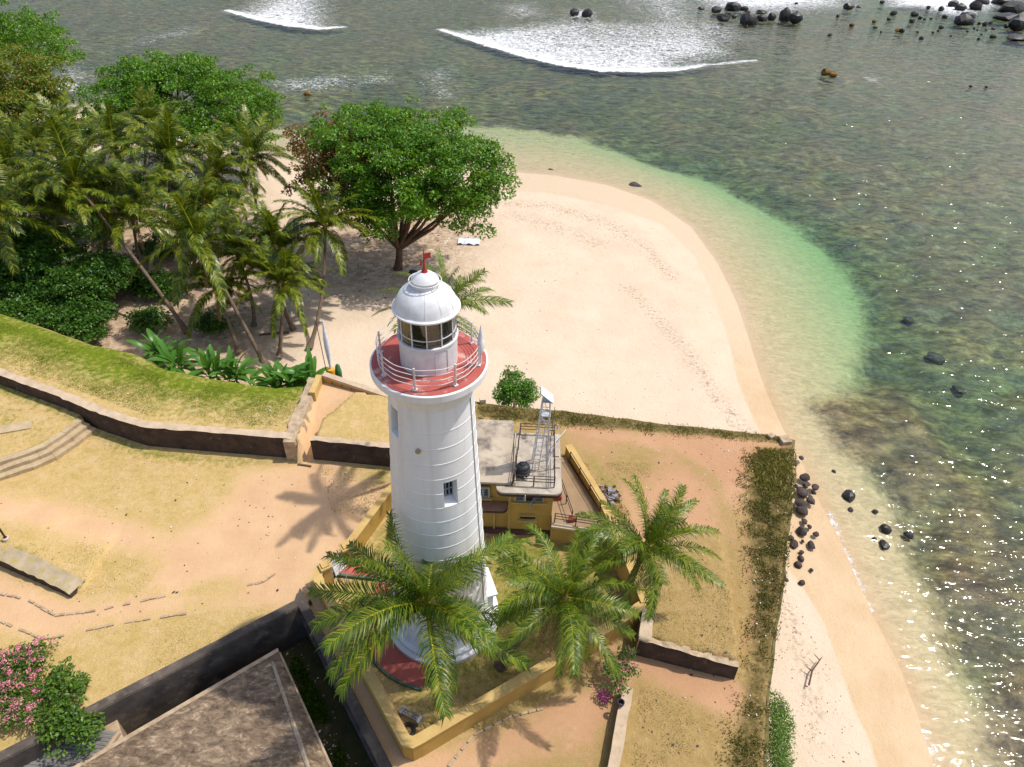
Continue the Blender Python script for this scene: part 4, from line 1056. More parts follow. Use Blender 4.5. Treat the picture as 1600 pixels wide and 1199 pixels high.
b = MB(); n_ = Vector((-(q1 - q0).y, (q1 - q0).x, 0)).normalized() * .5; b.prism([(q0.x, q0.y), (q1.x, q1.y), (q1.x + n_.x, q1.y + n_.y), (q0.x + n_.x, q0.y + n_.y)], .2, 2.36); b.build('end_block', YELLOW_TOP, SP)
# dark retaining wall of the terrace at lower right
rough_wall('terrace_edge_wall', xy([RT1, G(1060, 1018, 1.6), G(1110, 1030, 1.6), RT2]), .42, -.3, [1.66, 1.62, 1.56, 1.4], [STONE_OLD, STONE_RUB], 'dark retaining wall on the edge of the raised grass terrace right of the pink oleander', 1, .4, .09)
rough_wall('terrace_end_wall', xy([G(1004, 950, 1.6), RT1]), .75, -.3, 1.72, [STONE_RUB, STONE_TOP], 'pale rendered wall end beneath the rightmost palm', 1, .6, .03)
# garden wall at the bottom
rough_wall('low_garden_wall', xy([G(940, 1250, .9), G(955, 1170, .9), G(966, 1110, .9), G(974, 1072, .9)]), .62, -.3, .95, [STONE_RUB, STONE_TOP], 'low flat topped wall running down from the pink oleander to the bottom', -1, .5, .03)
rough_wall('retaining_wall', xy(LOWW), 1.15, -.3, [.86, .86, .68, .42], [STONE_OLD, m_plain('grey_slab', (.46, .37, .25), (.34, .27, .18), 1.2, .9, .9, 6, .1, 0, ((.38, .30, .11), 1.4, .5, .65))], 'low grey topped wall tapering out on the lawn at the left edge', 1, .4, .05)
# curved steps
ST = empty('curved_steps', G(60, 705, .4), 'three curved stone steps at the foot of the dark wall on the left', 'steps')
sp = densify(xy(STEPE), .8)
for k in range(3):
    o0 = offset_path(sp, -.52 * k); o1 = offset_path(sp, -.52 * (k + 1) - .02); b = MB(); zt = .92 - .3 * k
    for i in range(len(sp) - 1):
        b = MB(); sh = random.uniform(-.05, .04); e0_, e1_ = Vector(o1[i]), Vector(o1[i + 1]); f0_, f1_ = Vector(o0[i]), Vector(o0[i + 1]); s0_ = e0_ + (e0_ - f0_) * sh; s1_ = e1_ + (e1_ - f1_) * sh
        b.prism([tuple(f0_.lerp(f1_, .004)), tuple(s0_.lerp(s1_, .004)), tuple(s0_.lerp(s1_, .996)), tuple(f0_.lerp(f1_, .996))], zt - .6, zt + random.uniform(-.04, .03)); b.build('step_stone', STEP_ST, ST)
# worn kerb lines sunk in the earth
for pts, lb in (([(0, 928), (45, 938), (86, 962), (150, 955), (260, 931)], 'upper worn stone kerb line crossing the bare earth at lower left'), ([(0, 971), (70, 999), (180, 976), (320, 955)], 'lower worn stone kerb line crossing the lawn at lower left'), ([(385, 915), (410, 910), (440, 890)], 'short broken kerb line in the bare earth near the sunken yard'), ([(700, 1199), (740, 1150), (800, 1120), (850, 1108)], 'curved cobble line in the earth outside the garden wall corner')):
    c_ = xy([G(*q, 0) for q in pts]); d = densify([(p[0], p[1], 0) for p in c_], .55); b = MB(); pp = [(p[0], p[1]) for p in d]
    for i in range(len(pp) - 1):
        if random.random() < .25: continue
        dx, dy = pp[i + 1][0] - pp[i][0], pp[i + 1][1] - pp[i][1]; mx, my = (pp[i][0] + pp[i + 1][0]) / 2, (pp[i][1] + pp[i + 1][1]) / 2
        b.box((mx, my, hz(mx, my) + .02), (math.hypot(dx, dy) * random.uniform(.7, .98), random.uniform(.10, .18), random.uniform(.10, .2)), math.atan2(dy, dx) + random.uniform(-.08, .08))
    b.build('stone_kerb', STONE_RUB, None, False, lb, 'kerb')

# rampart outer face
RW = empty('rampart', (23, 42, -3), 'massive stone rampart carrying the fort above the beach', 'rampart')
full = [(q.x, q.y, q.z) for q in RIGHT_EDGE[::-1]] + [(q.x, q.y, q.z) for q in FAR_EDGE]
full = [(x_, y_, max(hz(x_ - .4, y_ - .3), 0) + .02) for x_, y_, z0_ in full]
rough_wall('wall_face', [(p[0], p[1]) for p in full], .22, -8.5, [p[2] - .06 for p in full], [STONE_OLD, m_plain('weedy_wall_top', (.20, .15, .06), (.11, .10, .03), 2.5, .95, .8)], None, -1, .8, .07, -.5, parent=RW)
b = MB(); q = G(1232, 684, 1.9); b.box((q.x - .3, q.y - .2, 1.5), (.8, .8, .9), .2); b.box((q.x - 1.3, q.y + .3, 1.5), (.5, .5, .7), .5); b.build('corner_stone', STONE_RUB, RW)

# ------------------------------------------------------------------ sunken yard
YARD_M = m_plain('dark_weedy_yard', (.085, .075, .03), (.045, .05, .018), 1.2, .95, .8, 6, .1, 0, ((.19, .14, .08), .6, .52, .72))
b = MB(); b.add([(TRB.x + 3, TRB.y + 3, -3.3), (TRL.x, TRL.y + 3, -3.3), (TRL.x, -12, -3.3), (TRD.x + 3, -12, -3.3)], [(0, 1, 2, 3)]); b.build('sunken_yard', YARD_M, None, kind='structure')
YWL = empty('yard_wall', (TRB.x, TRB.y, 0), 'soot black parapet round the sunken yard at lower left', 'wall')
for A_, B_ in ((TRB, TRL), (TRD, TRB)):
    dv = (B_ - A_).normalized(); nn = Vector((dv.y, -dv.x, 0))
    nn = nn if nn.dot(Vector((bx0 - TRB.x + (8 if A_ is TRB else 0), 12 if A_ is TRB else 0, 0))) > 0 else -nn        # away from the yard
    L_ = (B_ - A_).length
    a2, b2 = A_ - nn * .0, B_ - nn * .0
    j0 = .78 if A_ is TRB else 0; j1 = .78 if B_ is TRB else 0
    b = MB(); b.prism([(A_.x - dv.x * 0, A_.y), (B_.x, B_.y), (B_.x + nn.x * .55 + dv.x * j1, B_.y + nn.y * .55 + dv.y * j1), (A_.x + nn.x * .55 - dv.x * j0, A_.y + nn.y * .55 - dv.y * j0)], -3.4, .38 - (.006 if A_ is TRD else 0)); b.build('wall_section', BLACK_WALL, YWL)
    b = MB(); b.prism([(A_.x - nn.x * .18 , A_.y - nn.y * .18), (B_.x - nn.x * .18, B_.y - nn.y * .18), (B_.x - nn.x * .002, B_.y - nn.y * .002), (A_.x - nn.x * .002, A_.y - nn.y * .002)], -.62, -.45); b.build('ledge', BLACK_WALL, YWL)
    b = MB(); b.prism([(A_.x - nn.x * .06, A_.y - nn.y * .06), (B_.x - nn.x * .06, B_.y - nn.y * .06), (B_.x + nn.x * .50 + dv.x * j1, B_.y + nn.y * .50 + dv.y * j1), (A_.x + nn.x * .50 - dv.x * j0, A_.y + nn.y * .50 - dv.y * j0)], .383, .45 - (.008 if A_ is TRD else 0)); b.build('coping', BLACK_WALL, YWL)
# old magazine with stained roof
MAG_M = N('mottled_dark_roof'); _p = MAG_M.pos()
_mp = MAG_M.n('ShaderNodeMapping'); MAG_M.l(_p, _mp.inputs[0]); _mp.inputs['Rotation'].default_value = (0, 0, R(-28)); _mp.inputs['Scale'].default_value = (1, 1.7, 1)
_f = MAG_M.noise(1.5, 8, .78, _mp.outputs[0], .5); _g = MAG_M.noise(.35, 4, .6, _p)
_c = MAG_M.ramp(_f, [(.34, (.075, .052, .038)), (.47, (.17, .12, .08)), (.56, (.27, .195, .13)), (.66, (.52, .40, .27))])
_c = MAG_M.mix(MAG_M.mapr(_g, .55, .7, 0, .7), _c, MAG_M.ramp(_f, [(.36, (.13, .10, .07)), (.55, (.34, .26, .175)), (.68, (.56, .44, .31))]))
MAG_M = MAG_M.done(MAG_M.bsdf(_c, .9, MAG_M.bump(_f, .7, .08), .15))
T0, L0, E1 = G(433, 1014, -.4), G(136, 1186, -.4), G(516, 1199, -.75)
du = (L0 - T0).normalized(); dw = (E1 - T0); dw.z = 0; dw = dw.normalized()
MG = empty('magazine_building', T0, 'old masonry magazine with dark stained roof sunk in the yard', 'building')
A = T0; Bq = T0 + du * 17; Cq = T0 + du * 17 + dw * 14; Dq = T0 + dw * 14
h0 = T0 + du * .55 + dw * .45
ht = lambda v, z: (v.x, v.y, z)
b = MB(); b.add([ht(A, -.55), ht(Bq, -.55), ht(Bq + dw * .7, -.38), ht(h0 + dw * .25, -.38)], [(0, 3, 2, 1)])
b.add([ht(h0 + dw * .25, -.377), ht(Bq + dw * .7, -.377), ht(Cq + du * 0, .25), ht(h0 + dw * 13.5 + du * .9, .25)], [(0, 3, 2, 1)]); b.build('roof', MAG_M, MG)
b = MB(); b.add([ht(A, -.552), ht(h0 + dw * .25, -.376), ht(h0 + dw * 13.5 + du * .9, .251), ht(Dq, -.75)], [(0, 3, 2, 1)]); b.build('roof_hip', MAG_M, MG)
b = MB(); b.tube([h0 + dw * (.25 + 13.2 * t) + du * .9 * t + Vector((0, 0, -h0.z - .37 + .62 * t)) for t in np.linspace(0, 1, 14)], [.07 + .09 * random.random() for _ in range(14)], 6); b.build('hip_ridge', m_plain('eroded_plaster', (.50, .40, .29), (.36, .28, .2), 1.5, .9, .6, 6, .15, 0, ((.13, .1, .08), 1.3, .55, .7)), MG)
b = MB(); b.prism([(p.x, p.y) for p in (A + du * .25 + dw * .25, Bq + dw * .25, Cq, Dq + du * .3)], -3.4, -.7); b.build('wall', BLACK_WALL, MG)
b = MB(); b.prism([(p.x, p.y) for p in (A - du * .05 - dw * .1, Bq - dw * .1, Bq + dw * .15, A + dw * .15 - du * .05)], -.72, -.5); b.build('eave', STONE_RUB, MG)
b = MB(); b.prism([(p.x, p.y) for p in (A - du * .12 + dw * .1, A + du * .12 + dw * .12, Dq + du * .12, Dq - du * .12)], -.92, -.7); b.build('eave', STONE_RUB, MG)
q = G(166, 1140, -1.2); b = MB(); b.box((q.x, q.y, -2.2), (1.3, 2.4, 2.0), math.atan2(du.y, du.x)); b.build('buttress', STONE_RUB, MG)
# tiled roof in the corner
TRF = empty('tiled_roof_shed', G(40, 1190, -2), 'shed with ribbed grey roof in the lower left corner below the oleander', 'shed')
t0 = G(150, 1192, -1.2); u1 = Vector((-1, .05, 0)).normalized(); v1 = Vector((-.35, -1, 0)).normalized()
RG = m_plain('grey_weathered_tile', (.25, .235, .22), (.15, .14, .135), 1.4, .85, .3)
for k in range(46):
    p0 = t0 + v1 * (.20 * k - 1.6); p1 = p0 + u1 * 11; b = MB(); zz = -1.0 - .028 * k
    b.tube([ht(p0, zz), ht(p1, zz + .9)], .105, 6); b.build('rib', RG, TRF)
b = MB(); b.add([ht(t0 - v1 * 1.7, -1.0), ht(t0 - v1 * 1.7 + u1 * 11, -.1), ht(t0 + v1 * 8 + u1 * 11, -1.4), ht(t0 + v1 * 8, -2.3)], [(0, 1, 2, 3)]); b.build('roof_sheet', RG, TRF)
b = MB(); b.prism([(p.x, p.y) for p in (t0 - v1 * 1.5 + u1 * .2, t0 - v1 * 1.5 + u1 * 11, t0 + v1 * 8 + u1 * 11, t0 + v1 * 8 + u1 * .2)], -3.4, [-1.2, -.4, -1.7, -2.45]); b.build('wall', BLACK_WALL, TRF)
b = MB(); b.tube([ht(t0 - v1 * 1.7 - u1 * .05, -.98), ht(t0 + v1 * 8 - u1 * .05, -2.28)], .16, 8); b.build('verge', STONE_RUB, TRF)

# ================================================================== PALMS
def frond_mesh(name, L, e0, droop, seed, mats, nl=58, ll=.95, w=.055, sag=.45, side_bend=0.0, wild=1.0):
    r_ = random.Random(seed); ns = 15; P_ = []; T_ = []
    p = Vector((0, 0, 0)); yaw = 0.0
    for i in range(ns + 1):
        s = i / ns; e = R(e0) - R(droop) * s ** 1.25; yaw = side_bend * s * s
        t = Vector((math.cos(e) * math.cos(yaw), math.cos(e) * math.sin(yaw), math.sin(e))); P_.append(p.copy()); T_.append(t); p = p + t * (L / ns)
    V = []; F = []; mi = []
    for i in range(ns + 1):                                   # midrib, three-sided
        t = T_[i]; sd_ = Vector((-math.sin(yaw * (i / ns)), math.cos(yaw * (i / ns)), 0)); up = sd_.cross(t) * -1; rr = .075 * (1 - i / ns) ** .8 + .014
        V += [P_[i] + sd_ * rr, P_[i] - sd_ * rr, P_[i] + up * rr * -.9 + Vector((0, 0, .0))]
    for i in range(ns):
        a = 3 * i
        for k in range(3):
            k2 = (k + 1) % 3; F += [(a + k, a + k2, a + 3 + k2), (a + k, a + 3 + k2, a + 3 + k)]; mi += [1, 1]
    for sgn in (-1, 1):
        for j in range(nl):
            s = .10 + .90 * (j + r_.uniform(-.3, .3)) / nl; s = min(max(s, .05), .995); f = s * ns; i = min(int(f), ns - 1); u = f - i
            q = P_[i].lerp(P_[i + 1], u); t = T_[i].lerp(T_[i + 1], u).normalized(); sd_ = Vector((0, 0, 1)).cross(t); sd_ = sd_.normalized() if sd_.length > .05 else Vector((0, 1, 0))
            sd_ = sd_ * sgn; up = t.cross(sd_) * sgn
            ln = ll * (max(.03, math.sin(math.pi * (.12 + .80 * s))) ** .55) * r_.uniform(.75, 1.15)
            fw = .35 + .85 * s
            d1 = (sd_ * 1.0 + t * fw + up * r_.uniform(.1, .55) + Vector((r_.gauss(0, .10), r_.gauss(0, .10), r_.gauss(0, .08))) * wild).normalized()
            d2 = (d1 * .62 + t * .2 + Vector((0, 0, -1)) * (sag + r_.uniform(-.1, .6) * wild)).normalized()
            m1 = q + d1 * ln * .48; tip = m1 + d2 * ln * .58
            wv = d1.cross(up).normalized() * w
            b0 = len(V); V += [q - wv * .35, q + wv * .35, m1 + wv * .5, m1 - wv * .5, tip]
            F += [(b0, b0 + 1, b0 + 2), (b0, b0 + 2, b0 + 3), (b0 + 3, b0 + 2, b0 + 4)]; mi += [0, 0, 0]
    return mesh_np(name, np.array([tuple(v) for v in V]), np.array(F), mats, mat_idx=mi)


FSPEC = {'up': ((80, 38), (70, 52)), 'mid': ((50, 66), (40, 78), (46, 60)), 'low': ((20, 72), (8, 62), (26, 80)), 'hang': ((-22, 50),), 'dry': ((-48, 36),)}


def frond_set(mats, L, seed, ll, nl, w, wild=1.0, sag=.55):
    return {k: [frond_mesh('frond', L * (1.0 if k != 'up' else .92), e, d, seed + 17 * i + len(k), mats, nl, ll, w, sag, random.uniform(-.25, .25), wild) for i, (e, d) in enumerate(v)] for k, v in FSPEC.items()}


SET_G = frond_set([PALM_G, RACHIS], 5.9, 100, 1.12, 72, .058)
SET_Y = frond_set([PALM_Y, RACHIS], 7.0, 200, 1.25, 64, .105, .3, .5)
SET_D = [frond_mesh('frond', 4.2, -50, 32, 900 + i, [RACHIS_D, RACHIS_D], 40, .6, .05, .9) for i in range(2)]
nut_b = MB(); nut_b.lathe([(0.01, -.15), (.09, -.11), (.13, 0), (.10, .10), (.01, .16)], 8); nut_o = nut_b.build('coconut_seed', COCO, None, True, local=True); NUT = nut_o.data; bpy.data.objects.remove(nut_o)


def palm(label, base, hub, fset, counts, group, seed, bend=(0, 0), r0=.24, r1=.13, scale=1.0, nuts=5, dry=1, lean=.35, roll=32):
    rr = random.Random(seed); base = Vector(base); hub = Vector(hub)
    root = empty('palm_tree', base, label, 'palm tree', group)
    c1 = base.lerp(hub, .35) + Vector((bend[0], bend[1], 0)); pts = []; rad = []; n = 22
    for i in range(n + 1):
        t = i / n; p = base.lerp(c1, t).lerp(c1.lerp(hub, t), t); pts.append(p)
        rad.append(r1 + (r0 - r1) * (1 - t) ** 1.3 + (.16 * (1 - t * 9) if t < .11 else 0) + (.012 if i % 2 else 0))
    b_ = MB(); b_.tube(pts, rad, 9); b_.build('trunk', BARK, root, True)
    b_ = MB(); b_.lathe([(r1, -.5), (r1 + .12, -.15), (r1 + .16, .1), (r1 + .06, .45), (.03, .7)], 10, tuple(hub)); b_.build('crown_shaft', RACHIS_D, root, True)
    ax = (pts[-1] - pts[-3]).normalized(); tl = Vector((0, 0, 1)).lerp(ax, lean).normalized(); Q = Vector((0, 0, 1)).rotation_difference(tl).to_matrix()
    kinds = [k for k, c in counts for _ in range(c)]; a = rr.uniform(0, 6.28)
    for i, k in enumerate(kinds):
        a += 2.39996 + rr.uniform(-.4, .4)
        o = obj('frond', rr.choice(fset[k]), root, (hub - base) + tl * (.25 if k in ('up', 'mid') else .05))
        o.rotation_euler = (Q @ Matrix.Rotation(a, 3, 'Z') @ Matrix.Rotation(R(rr.uniform(-13, 13)), 3, 'Y') @ Matrix.Rotation(R(rr.uniform(-roll, roll)), 3, 'X')).to_euler()
        o.scale = (scale * rr.uniform(.72, 1.14), scale * rr.uniform(.75, 1.1), scale * rr.uniform(.85, 1.05))
    for i in range(dry):
        o = obj('frond', rr.choice(SET_D), root, (hub - base), (0, 0, rr.uniform(0, 6.28)), scale); o['label'] = 'dead brown frond hanging under the crown'
    for i in range(nuts):
        an = 6.28 * i / max(nuts, 1) + rr.uniform(-.3, .3); obj('coconut', NUT, root, (hub - base) + Vector((.3 * math.cos(an), .3 * math.sin(an), -.28 - .15 * (i % 2))), (rr.uniform(-.5, .5), rr.uniform(-.5, .5), 0))
    return root


NEAR = [('up', 5), ('mid', 10), ('low', 10), ('hang', 4)]
FAR = [('up', 5), ('mid', 11), ('low', 10), ('hang', 4)]
FARS = [('up', 5), ('mid', 9), ('low', 8), ('hang', 3)]


def on(px, py, z): return G(px, py, z)


gp = 'coconut palms round the lighthouse'
p_ = on(680, 1062, 0); palm('coconut palm in the garden in front of the lighthouse foot', p_, G(667, 948, 7.6), SET_G, NEAR, gp, 1, (.2, 0), .26, .15, 1.06, 6, 2)
palm('coconut palm leaning right in the garden, middle of the three foreground palms', on(783, 1040, 0), G(880, 938, 7.0), SET_G, NEAR, gp, 2, (-.6, .2), .30, .16, .86, 6, 3)
palm('rightmost coconut palm, over the raised grass terrace', on(968, 955, 0), G(1008, 858, 7.4), SET_G, NEAR, gp, 3, (-.2, 0), .28, .15, .82, 6, 1)
palm('tall coconut palm standing directly behind the lighthouse lantern', (-5.0, 38.9, 1.6), (-4.6, 37.6, 15.6), SET_G, NEAR, gp, 4, (.2, .3), .24, .14, .78, 4, 0)
gl_ = 'coconut palms in the beach grove'
grove = [
    ('coconut palm with long leaning trunk, its yellow crown nearest the bank', (412, 567, -3.6), (312, 380, 7.0), FAR, 1.06, (.6, -.8)),
    ('big coconut palm at left with trunk leaning down to the banana plants', (292, 520, -4.2), (120, 290, 7.6), FAR, 1.12, (1.2, -.6)),
    ('coconut palm with feathery crown in front of the middle almond tree', (262, 400, -4.6), (266, 245, 8.0), FAR, 1.02, (0, 0)),
    ('coconut palm with thin straight trunk left of the big almond tree', (400, 345, -4.7), (393, 247, 5.0), FAR, 1.0, (.3, 0)),
    ('coconut palm with curved trunk in front of the big almond tree', (483, 544, -4.4), (508, 358, 4.6), FAR, .98, (1.2, 0)),
    ('short upright coconut palm behind the middle banana clump', (437, 556, -4.2), (444, 448, 1.8), FARS, .86, (0, 0)),
    ('dark coconut palm with slanting pale trunk foot on the open sand', (459, 516, -4.7), (428, 392, 3.6), FARS, .92, (-1.0, 0)),
    ('coconut palm cut by the left edge of the picture', (20, 470, -3.8), (-8, 335, 6.8), FAR, 1.06, (0, 0)),
    ('small coconut palm far back between the two almond trees at left', (190, 330, -4.7), (180, 228, 5.0), FARS, .9, (0, 0)),
    ('coconut palm far back below the yellowing tree at left', (70, 330, -4.7), (55, 236, 6.0), FARS, .98, (0, 0)),
    ('low coconut palm under the leaning yellow crowned palm', (372, 550, -4.3), (338, 452, 1.4), FARS, .8, (.2, 0)),
    ('coconut palm with curved trunk on the sand at the middle of the grove', (397, 510, -4.7), (372, 400, 2.8), FARS, .9, (.8, 0)),
    ('coconut palm in the deep shade left of the leaning trunk', (225, 450, -4.6), (205, 335, 4.6), FARS, .95, (0, 0)),
    ('coconut palm in the grove near the left edge above the broad shrub', (90, 420, -4.4), (62, 315, 5.2), FARS, .98, (0, 0)),
    ('coconut palm at the back between the feathery crowned palm and the left almond trees', (225, 300, -4.8), (228, 205, 5.5), FARS, .95, (0, 0)),
    ('coconut palm behind the thin straight trunked palm', (335, 370, -4.8), (338, 272, 4.6), FARS, .95, (0, 0)),
    ('coconut palm at the back under the yellowing tree', (105, 300, -4.8), (104, 208, 5.2), FARS, .9, (0, 0)),
    ('coconut palm near the left edge beside the one cut by it', (20, 380, -4.6), (14, 268, 6.2), FARS, 1.0, (0, 0)),
    ('coconut palm half hidden behind the big left palm', (165, 400, -4.6), (160, 300, 4.4), FARS, .92, (0, 0)),
    ('coconut palm behind the yellow crowned leaning palm', (300, 430, -4.7), (322, 318, 4.4), FARS, .92, (0, 0)),
]
for i, (lb, b0, h0_, cnt, sc, bd) in enumerate(grove):
    palm(lb, on(*b0), G(*h0_), SET_Y, cnt, gl_, 50 + i, bd, .24, .13, sc, 3, 1, roll=14)


# ================================================================== BROADLEAF TREES
def leaf_cloud(name, clumps, L, mats, seed, up=.8, jit=.6, mat_idx=None):
    """clumps: (x, y, z, r, n, m) -> one mesh of folded leaves"""
    g = np.random.default_rng(seed); C_, Rr, MI = [], [], []
    for (x, y, z, r, n, m) in clumps:
        C_.append(np.tile([x, y, z], (n, 1))); Rr.append(np.full(n, r)); MI.append(np.full(n, m))
    C_ = np.concatenate(C_); Rr = np.concatenate(Rr); MI = np.concatenate(MI); n = len(C_)
    rad = np.sqrt(g.random(n)) * Rr; th = g.random(n) * 2 * np.pi
    off = np.stack([rad * np.cos(th), rad * np.sin(th), g.normal(0, .20, n) * Rr - .38 * rad * rad / Rr + .15 * Rr], -1)
    pos_ = C_ + off
    dirn = np.stack([np.cos(th), np.sin(th), np.full(n, -.25)], -1) + g.normal(0, jit, (n, 3)); dirn /= np.linalg.norm(dirn, axis=1, keepdims=True)
    nrm = np.stack([np.cos(th) * .35, np.sin(th) * .35, np.full(n, up)], -1) + g.normal(0, .45, (n, 3))
    nrm -= dirn * (nrm * dirn).sum(1, keepdims=True); nrm /= np.linalg.norm(nrm, axis=1, keepdims=True)
    sd_ = np.cross(nrm, dirn); ln = (L * g.uniform(.7, 1.25, n))[:, None]
    V = np.stack([pos_, pos_ + dirn * ln * .48 + sd_ * ln * .30 + nrm * ln * .07, pos_ + dirn * ln - nrm * ln * .08, pos_ + dirn * ln * .48 - sd_ * ln * .30 + nrm * ln * .07], 1).reshape(-1, 3)
    b0 = np.arange(n) * 4
    F = np.stack([np.stack([b0, b0 + 2, b0 + 1], -1), np.stack([b0, b0 + 3, b0 + 2], -1)], 1).reshape(-1, 3)
    return mesh_np(name, V, F, mats, mat_idx=np.repeat(MI, 2))


def lobes_to_clumps(lobes, dens, cr, lpc, seed, low=-.35):
    g = random.Random(seed); out_ = []
    for (x, y, z, rx, ry, rz, m) in lobes:
        n = int(dens * (rx * ry + rx * rz + ry * rz) / 3)
        for k in range(n):
            while True:
                d = Vector((g.gauss(0, 1), g.gauss(0, 1), g.gauss(0, 1)))
                if d.length > .1:
                    d.normalize()
                    if d.z > low: break
            f = g.uniform(.5, 1.0) if g.random() < .82 else g.uniform(1.0, 1.2); r = cr * g.uniform(.5, 1.35) * (1 if f <= 1 else .7)
            out_.append((x + d.x * rx * f, y + d.y * ry * f, z + d.z * rz * f, r, int(lpc * (r / cr) ** 2), m))
    return out_


def LB(px, py, z, rx, ry, rz, m=0):
    return (px, py, G(px, py, z).y, rx, ry, rz, m)


def tree(name, label, base, lobes_px, mats, L, dens, cr, lpc, seed, cat='tree', group=None, trunk_r=.45, bark=BARK_DK, low=-.35, fork=.4, flowers=None, up=.8):
    base = Vector(base); lobes = []
    for l in lobes_px:
        c = GY(l[0], l[1], l[2]); lobes.append((c.x, c.y, c.z, l[3], l[4], l[5], l[6] if len(l) > 6 else 0))
    root = empty(name, base, label, cat, group)
    zc = sum(l[2] for l in lobes) / len(lobes); xc = sum(l[0] for l in lobes) / len(lobes); yc = sum(l[1] for l in lobes) / len(lobes)
    fk = base + Vector(((xc - base.x) * .25, (yc - base.y) * .25, (zc - base.z) * fork))
    b_ = MB(); b_.tube([base - Vector((0, 0, .3)), base.lerp(fk, .12) , base.lerp(fk, .55) + Vector((.12 * trunk_r, 0, 0)), fk], [trunk_r * 1.5, trunk_r * 1.05, trunk_r * .9, trunk_r * .8], 10); b_.build('trunk', bark, root, True)
    rg_ = random.Random(seed)
    for l in lobes:
        e = Vector((l[0], l[1], l[2] + l[5] * .35)); m_ = fk.lerp(e, .5) + Vector((rg_.uniform(-.6, .6), rg_.uniform(-.6, .6), rg_.uniform(-.8, .2))) * min(1, trunk_r * 2)
        b_ = MB(); b_.tube([fk, m_, e], [trunk_r * .6, trunk_r * .38, trunk_r * .12], 7)
        for k in range(4):
            s0 = m_.lerp(e, rg_.uniform(.0, .7)); a_ = rg_.uniform(0, 6.28); e2 = Vector((l[0] + l[3] * .75 * math.cos(a_), l[1] + l[4] * .75 * math.sin(a_), l[2] + l[5] * rg_.uniform(.0, .6)))
            b_.tube([s0, s0.lerp(e2, .5) + Vector((0, 0, -.2)), e2], [trunk_r * .22, trunk_r * .14, trunk_r * .05], 5)
        b_.build('branch', bark, root, True)
    cl = lobes_to_clumps(lobes, dens, cr, lpc, seed, low)
    me_ = leaf_cloud('crown', [(c[0] - base.x, c[1] - base.y, c[2] - base.z, c[3], c[4], c[5]) for c in cl], L, mats, seed, up)
    obj('crown', me_, root)
    if flowers:
        fc = [(c[0] - base.x, c[1] - base.y, c[2] - base.z + .12, c[3] * .55, flowers[1], 0) for c in cl if rg_.random() < flowers[0]]
        obj('blossom', leaf_cloud('blossom', fc, flowers[2], [PINK], seed + 5, 1.2, .8), root)['kind'] = 'stuff'
    return root


tree('almond_tree', 'large green almond tree with reddening left side and forked trunk on the sand', G(622, 420, -4.9),
     [(600, 236, 80, 8.0, 8, 4.4), (690, 260, 79, 7.2, 7, 4.4), (520, 240, 82, 5.6, 6, 4.0, 1), (505, 285, 80, 4.2, 4, 3.6, 1), (738, 278, 77.5, 4.8, 5, 4.2), (728, 326, 76, 3.4, 3.4, 3.8), (612, 322, 75.5, 4.2, 4, 3.4), (556, 290, 78, 5, 5, 3.4), (655, 208, 85, 7, 6, 3.0), (560, 208, 85, 6.5, 6, 3.0), (765, 268, 78, 2.6, 2.6, 1.4), (575, 325, 76.5, 3.6, 3.2, 2.6), (650, 325, 76, 4.0, 3.4, 2.4), (690, 318, 76.5, 3.8, 3.4, 2.8), (640, 280, 77, 6, 5, 3.5), (595, 350, 75.5, 2.4, 2.2, 2.2)],
     [ALMOND, ALMOND_R], .37, 1.8, 1.2, 180, 11, trunk_r=.5, low=-.45, fork=.24)
tree('almond_tree', 'broad green almond tree between the grove and the sea, left of centre', G(275, 290, -4.8),
     [(274, 148, 108, 10, 8, 5.0), (196, 164, 106, 6, 7, 4.0), (356, 166, 106, 7.5, 8, 4.6), (219, 206, 103, 8, 7, 4.2), (319, 211, 102, 8, 7, 4.2), (389, 196, 104, 4.5, 5, 3.4), (158, 198, 104, 3.2, 5, 2.4), (284, 121, 112, 9, 6, 4), (214, 128, 110, 6, 6, 3.6)],
     [ALMOND], .39, 1.75, 1.3, 150, 12, trunk_r=.6)
tree('almond_tree', 'dark green almond tree in the top left corner above the yellowing one', G(0, 235, -4.9),
     [(15, 62, 122, 8, 8, 4.6), (58, 84, 118, 5.4, 6, 3.0), (-45, 70, 120, 9, 8, 6), (86, 94, 117, 2.2, 3, 1.4)], [ALMOND], .39, 1.75, 1.3, 150, 13, trunk_r=.6)
tree('almond_tree', 'yellowing almond tree at the left edge with orange tinged leaves', G(10, 290, -4.9),
     [(12, 128, 107, 7.4, 8, 4.8), (52, 158, 104, 4.6, 6, 3.8), (20, 188, 101, 7, 7, 4.2), (-40, 155, 102, 10, 8, 6), (66, 195, 101, 3.2, 4, 2.6)], [ALMOND_Y], .39, 1.75, 1.3, 150, 14, trunk_r=.6)
tree('broad_shrub', 'dense dark green shrub on the bank below the palms at left', G(70, 470, .4) + Vector((0, 1.5, -2)),
     [(55, 508, 59.5, 2.6, 1.6, 1.2), (120, 515, 59.5, 2.4, 1.5, 1.2), (60, 398, 68, 4, 4, 3), (35, 452, 65, 4, 3, 3), (112, 452, 64.5, 4, 3, 2.6), (140, 492, 62, 2.4, 2.6, 1.8), (92, 500, 60.5, 3, 2.2, 1.7), (25, 495, 60.5, 3, 2.6, 1.8), (165, 432, 67, 2.6, 3, 2.4), (-30, 440, 65, 4, 4, 3)],
     [SHRUB], .34, 13, .75, 95, 15, 'shrub', trunk_r=.16, low=-.2)
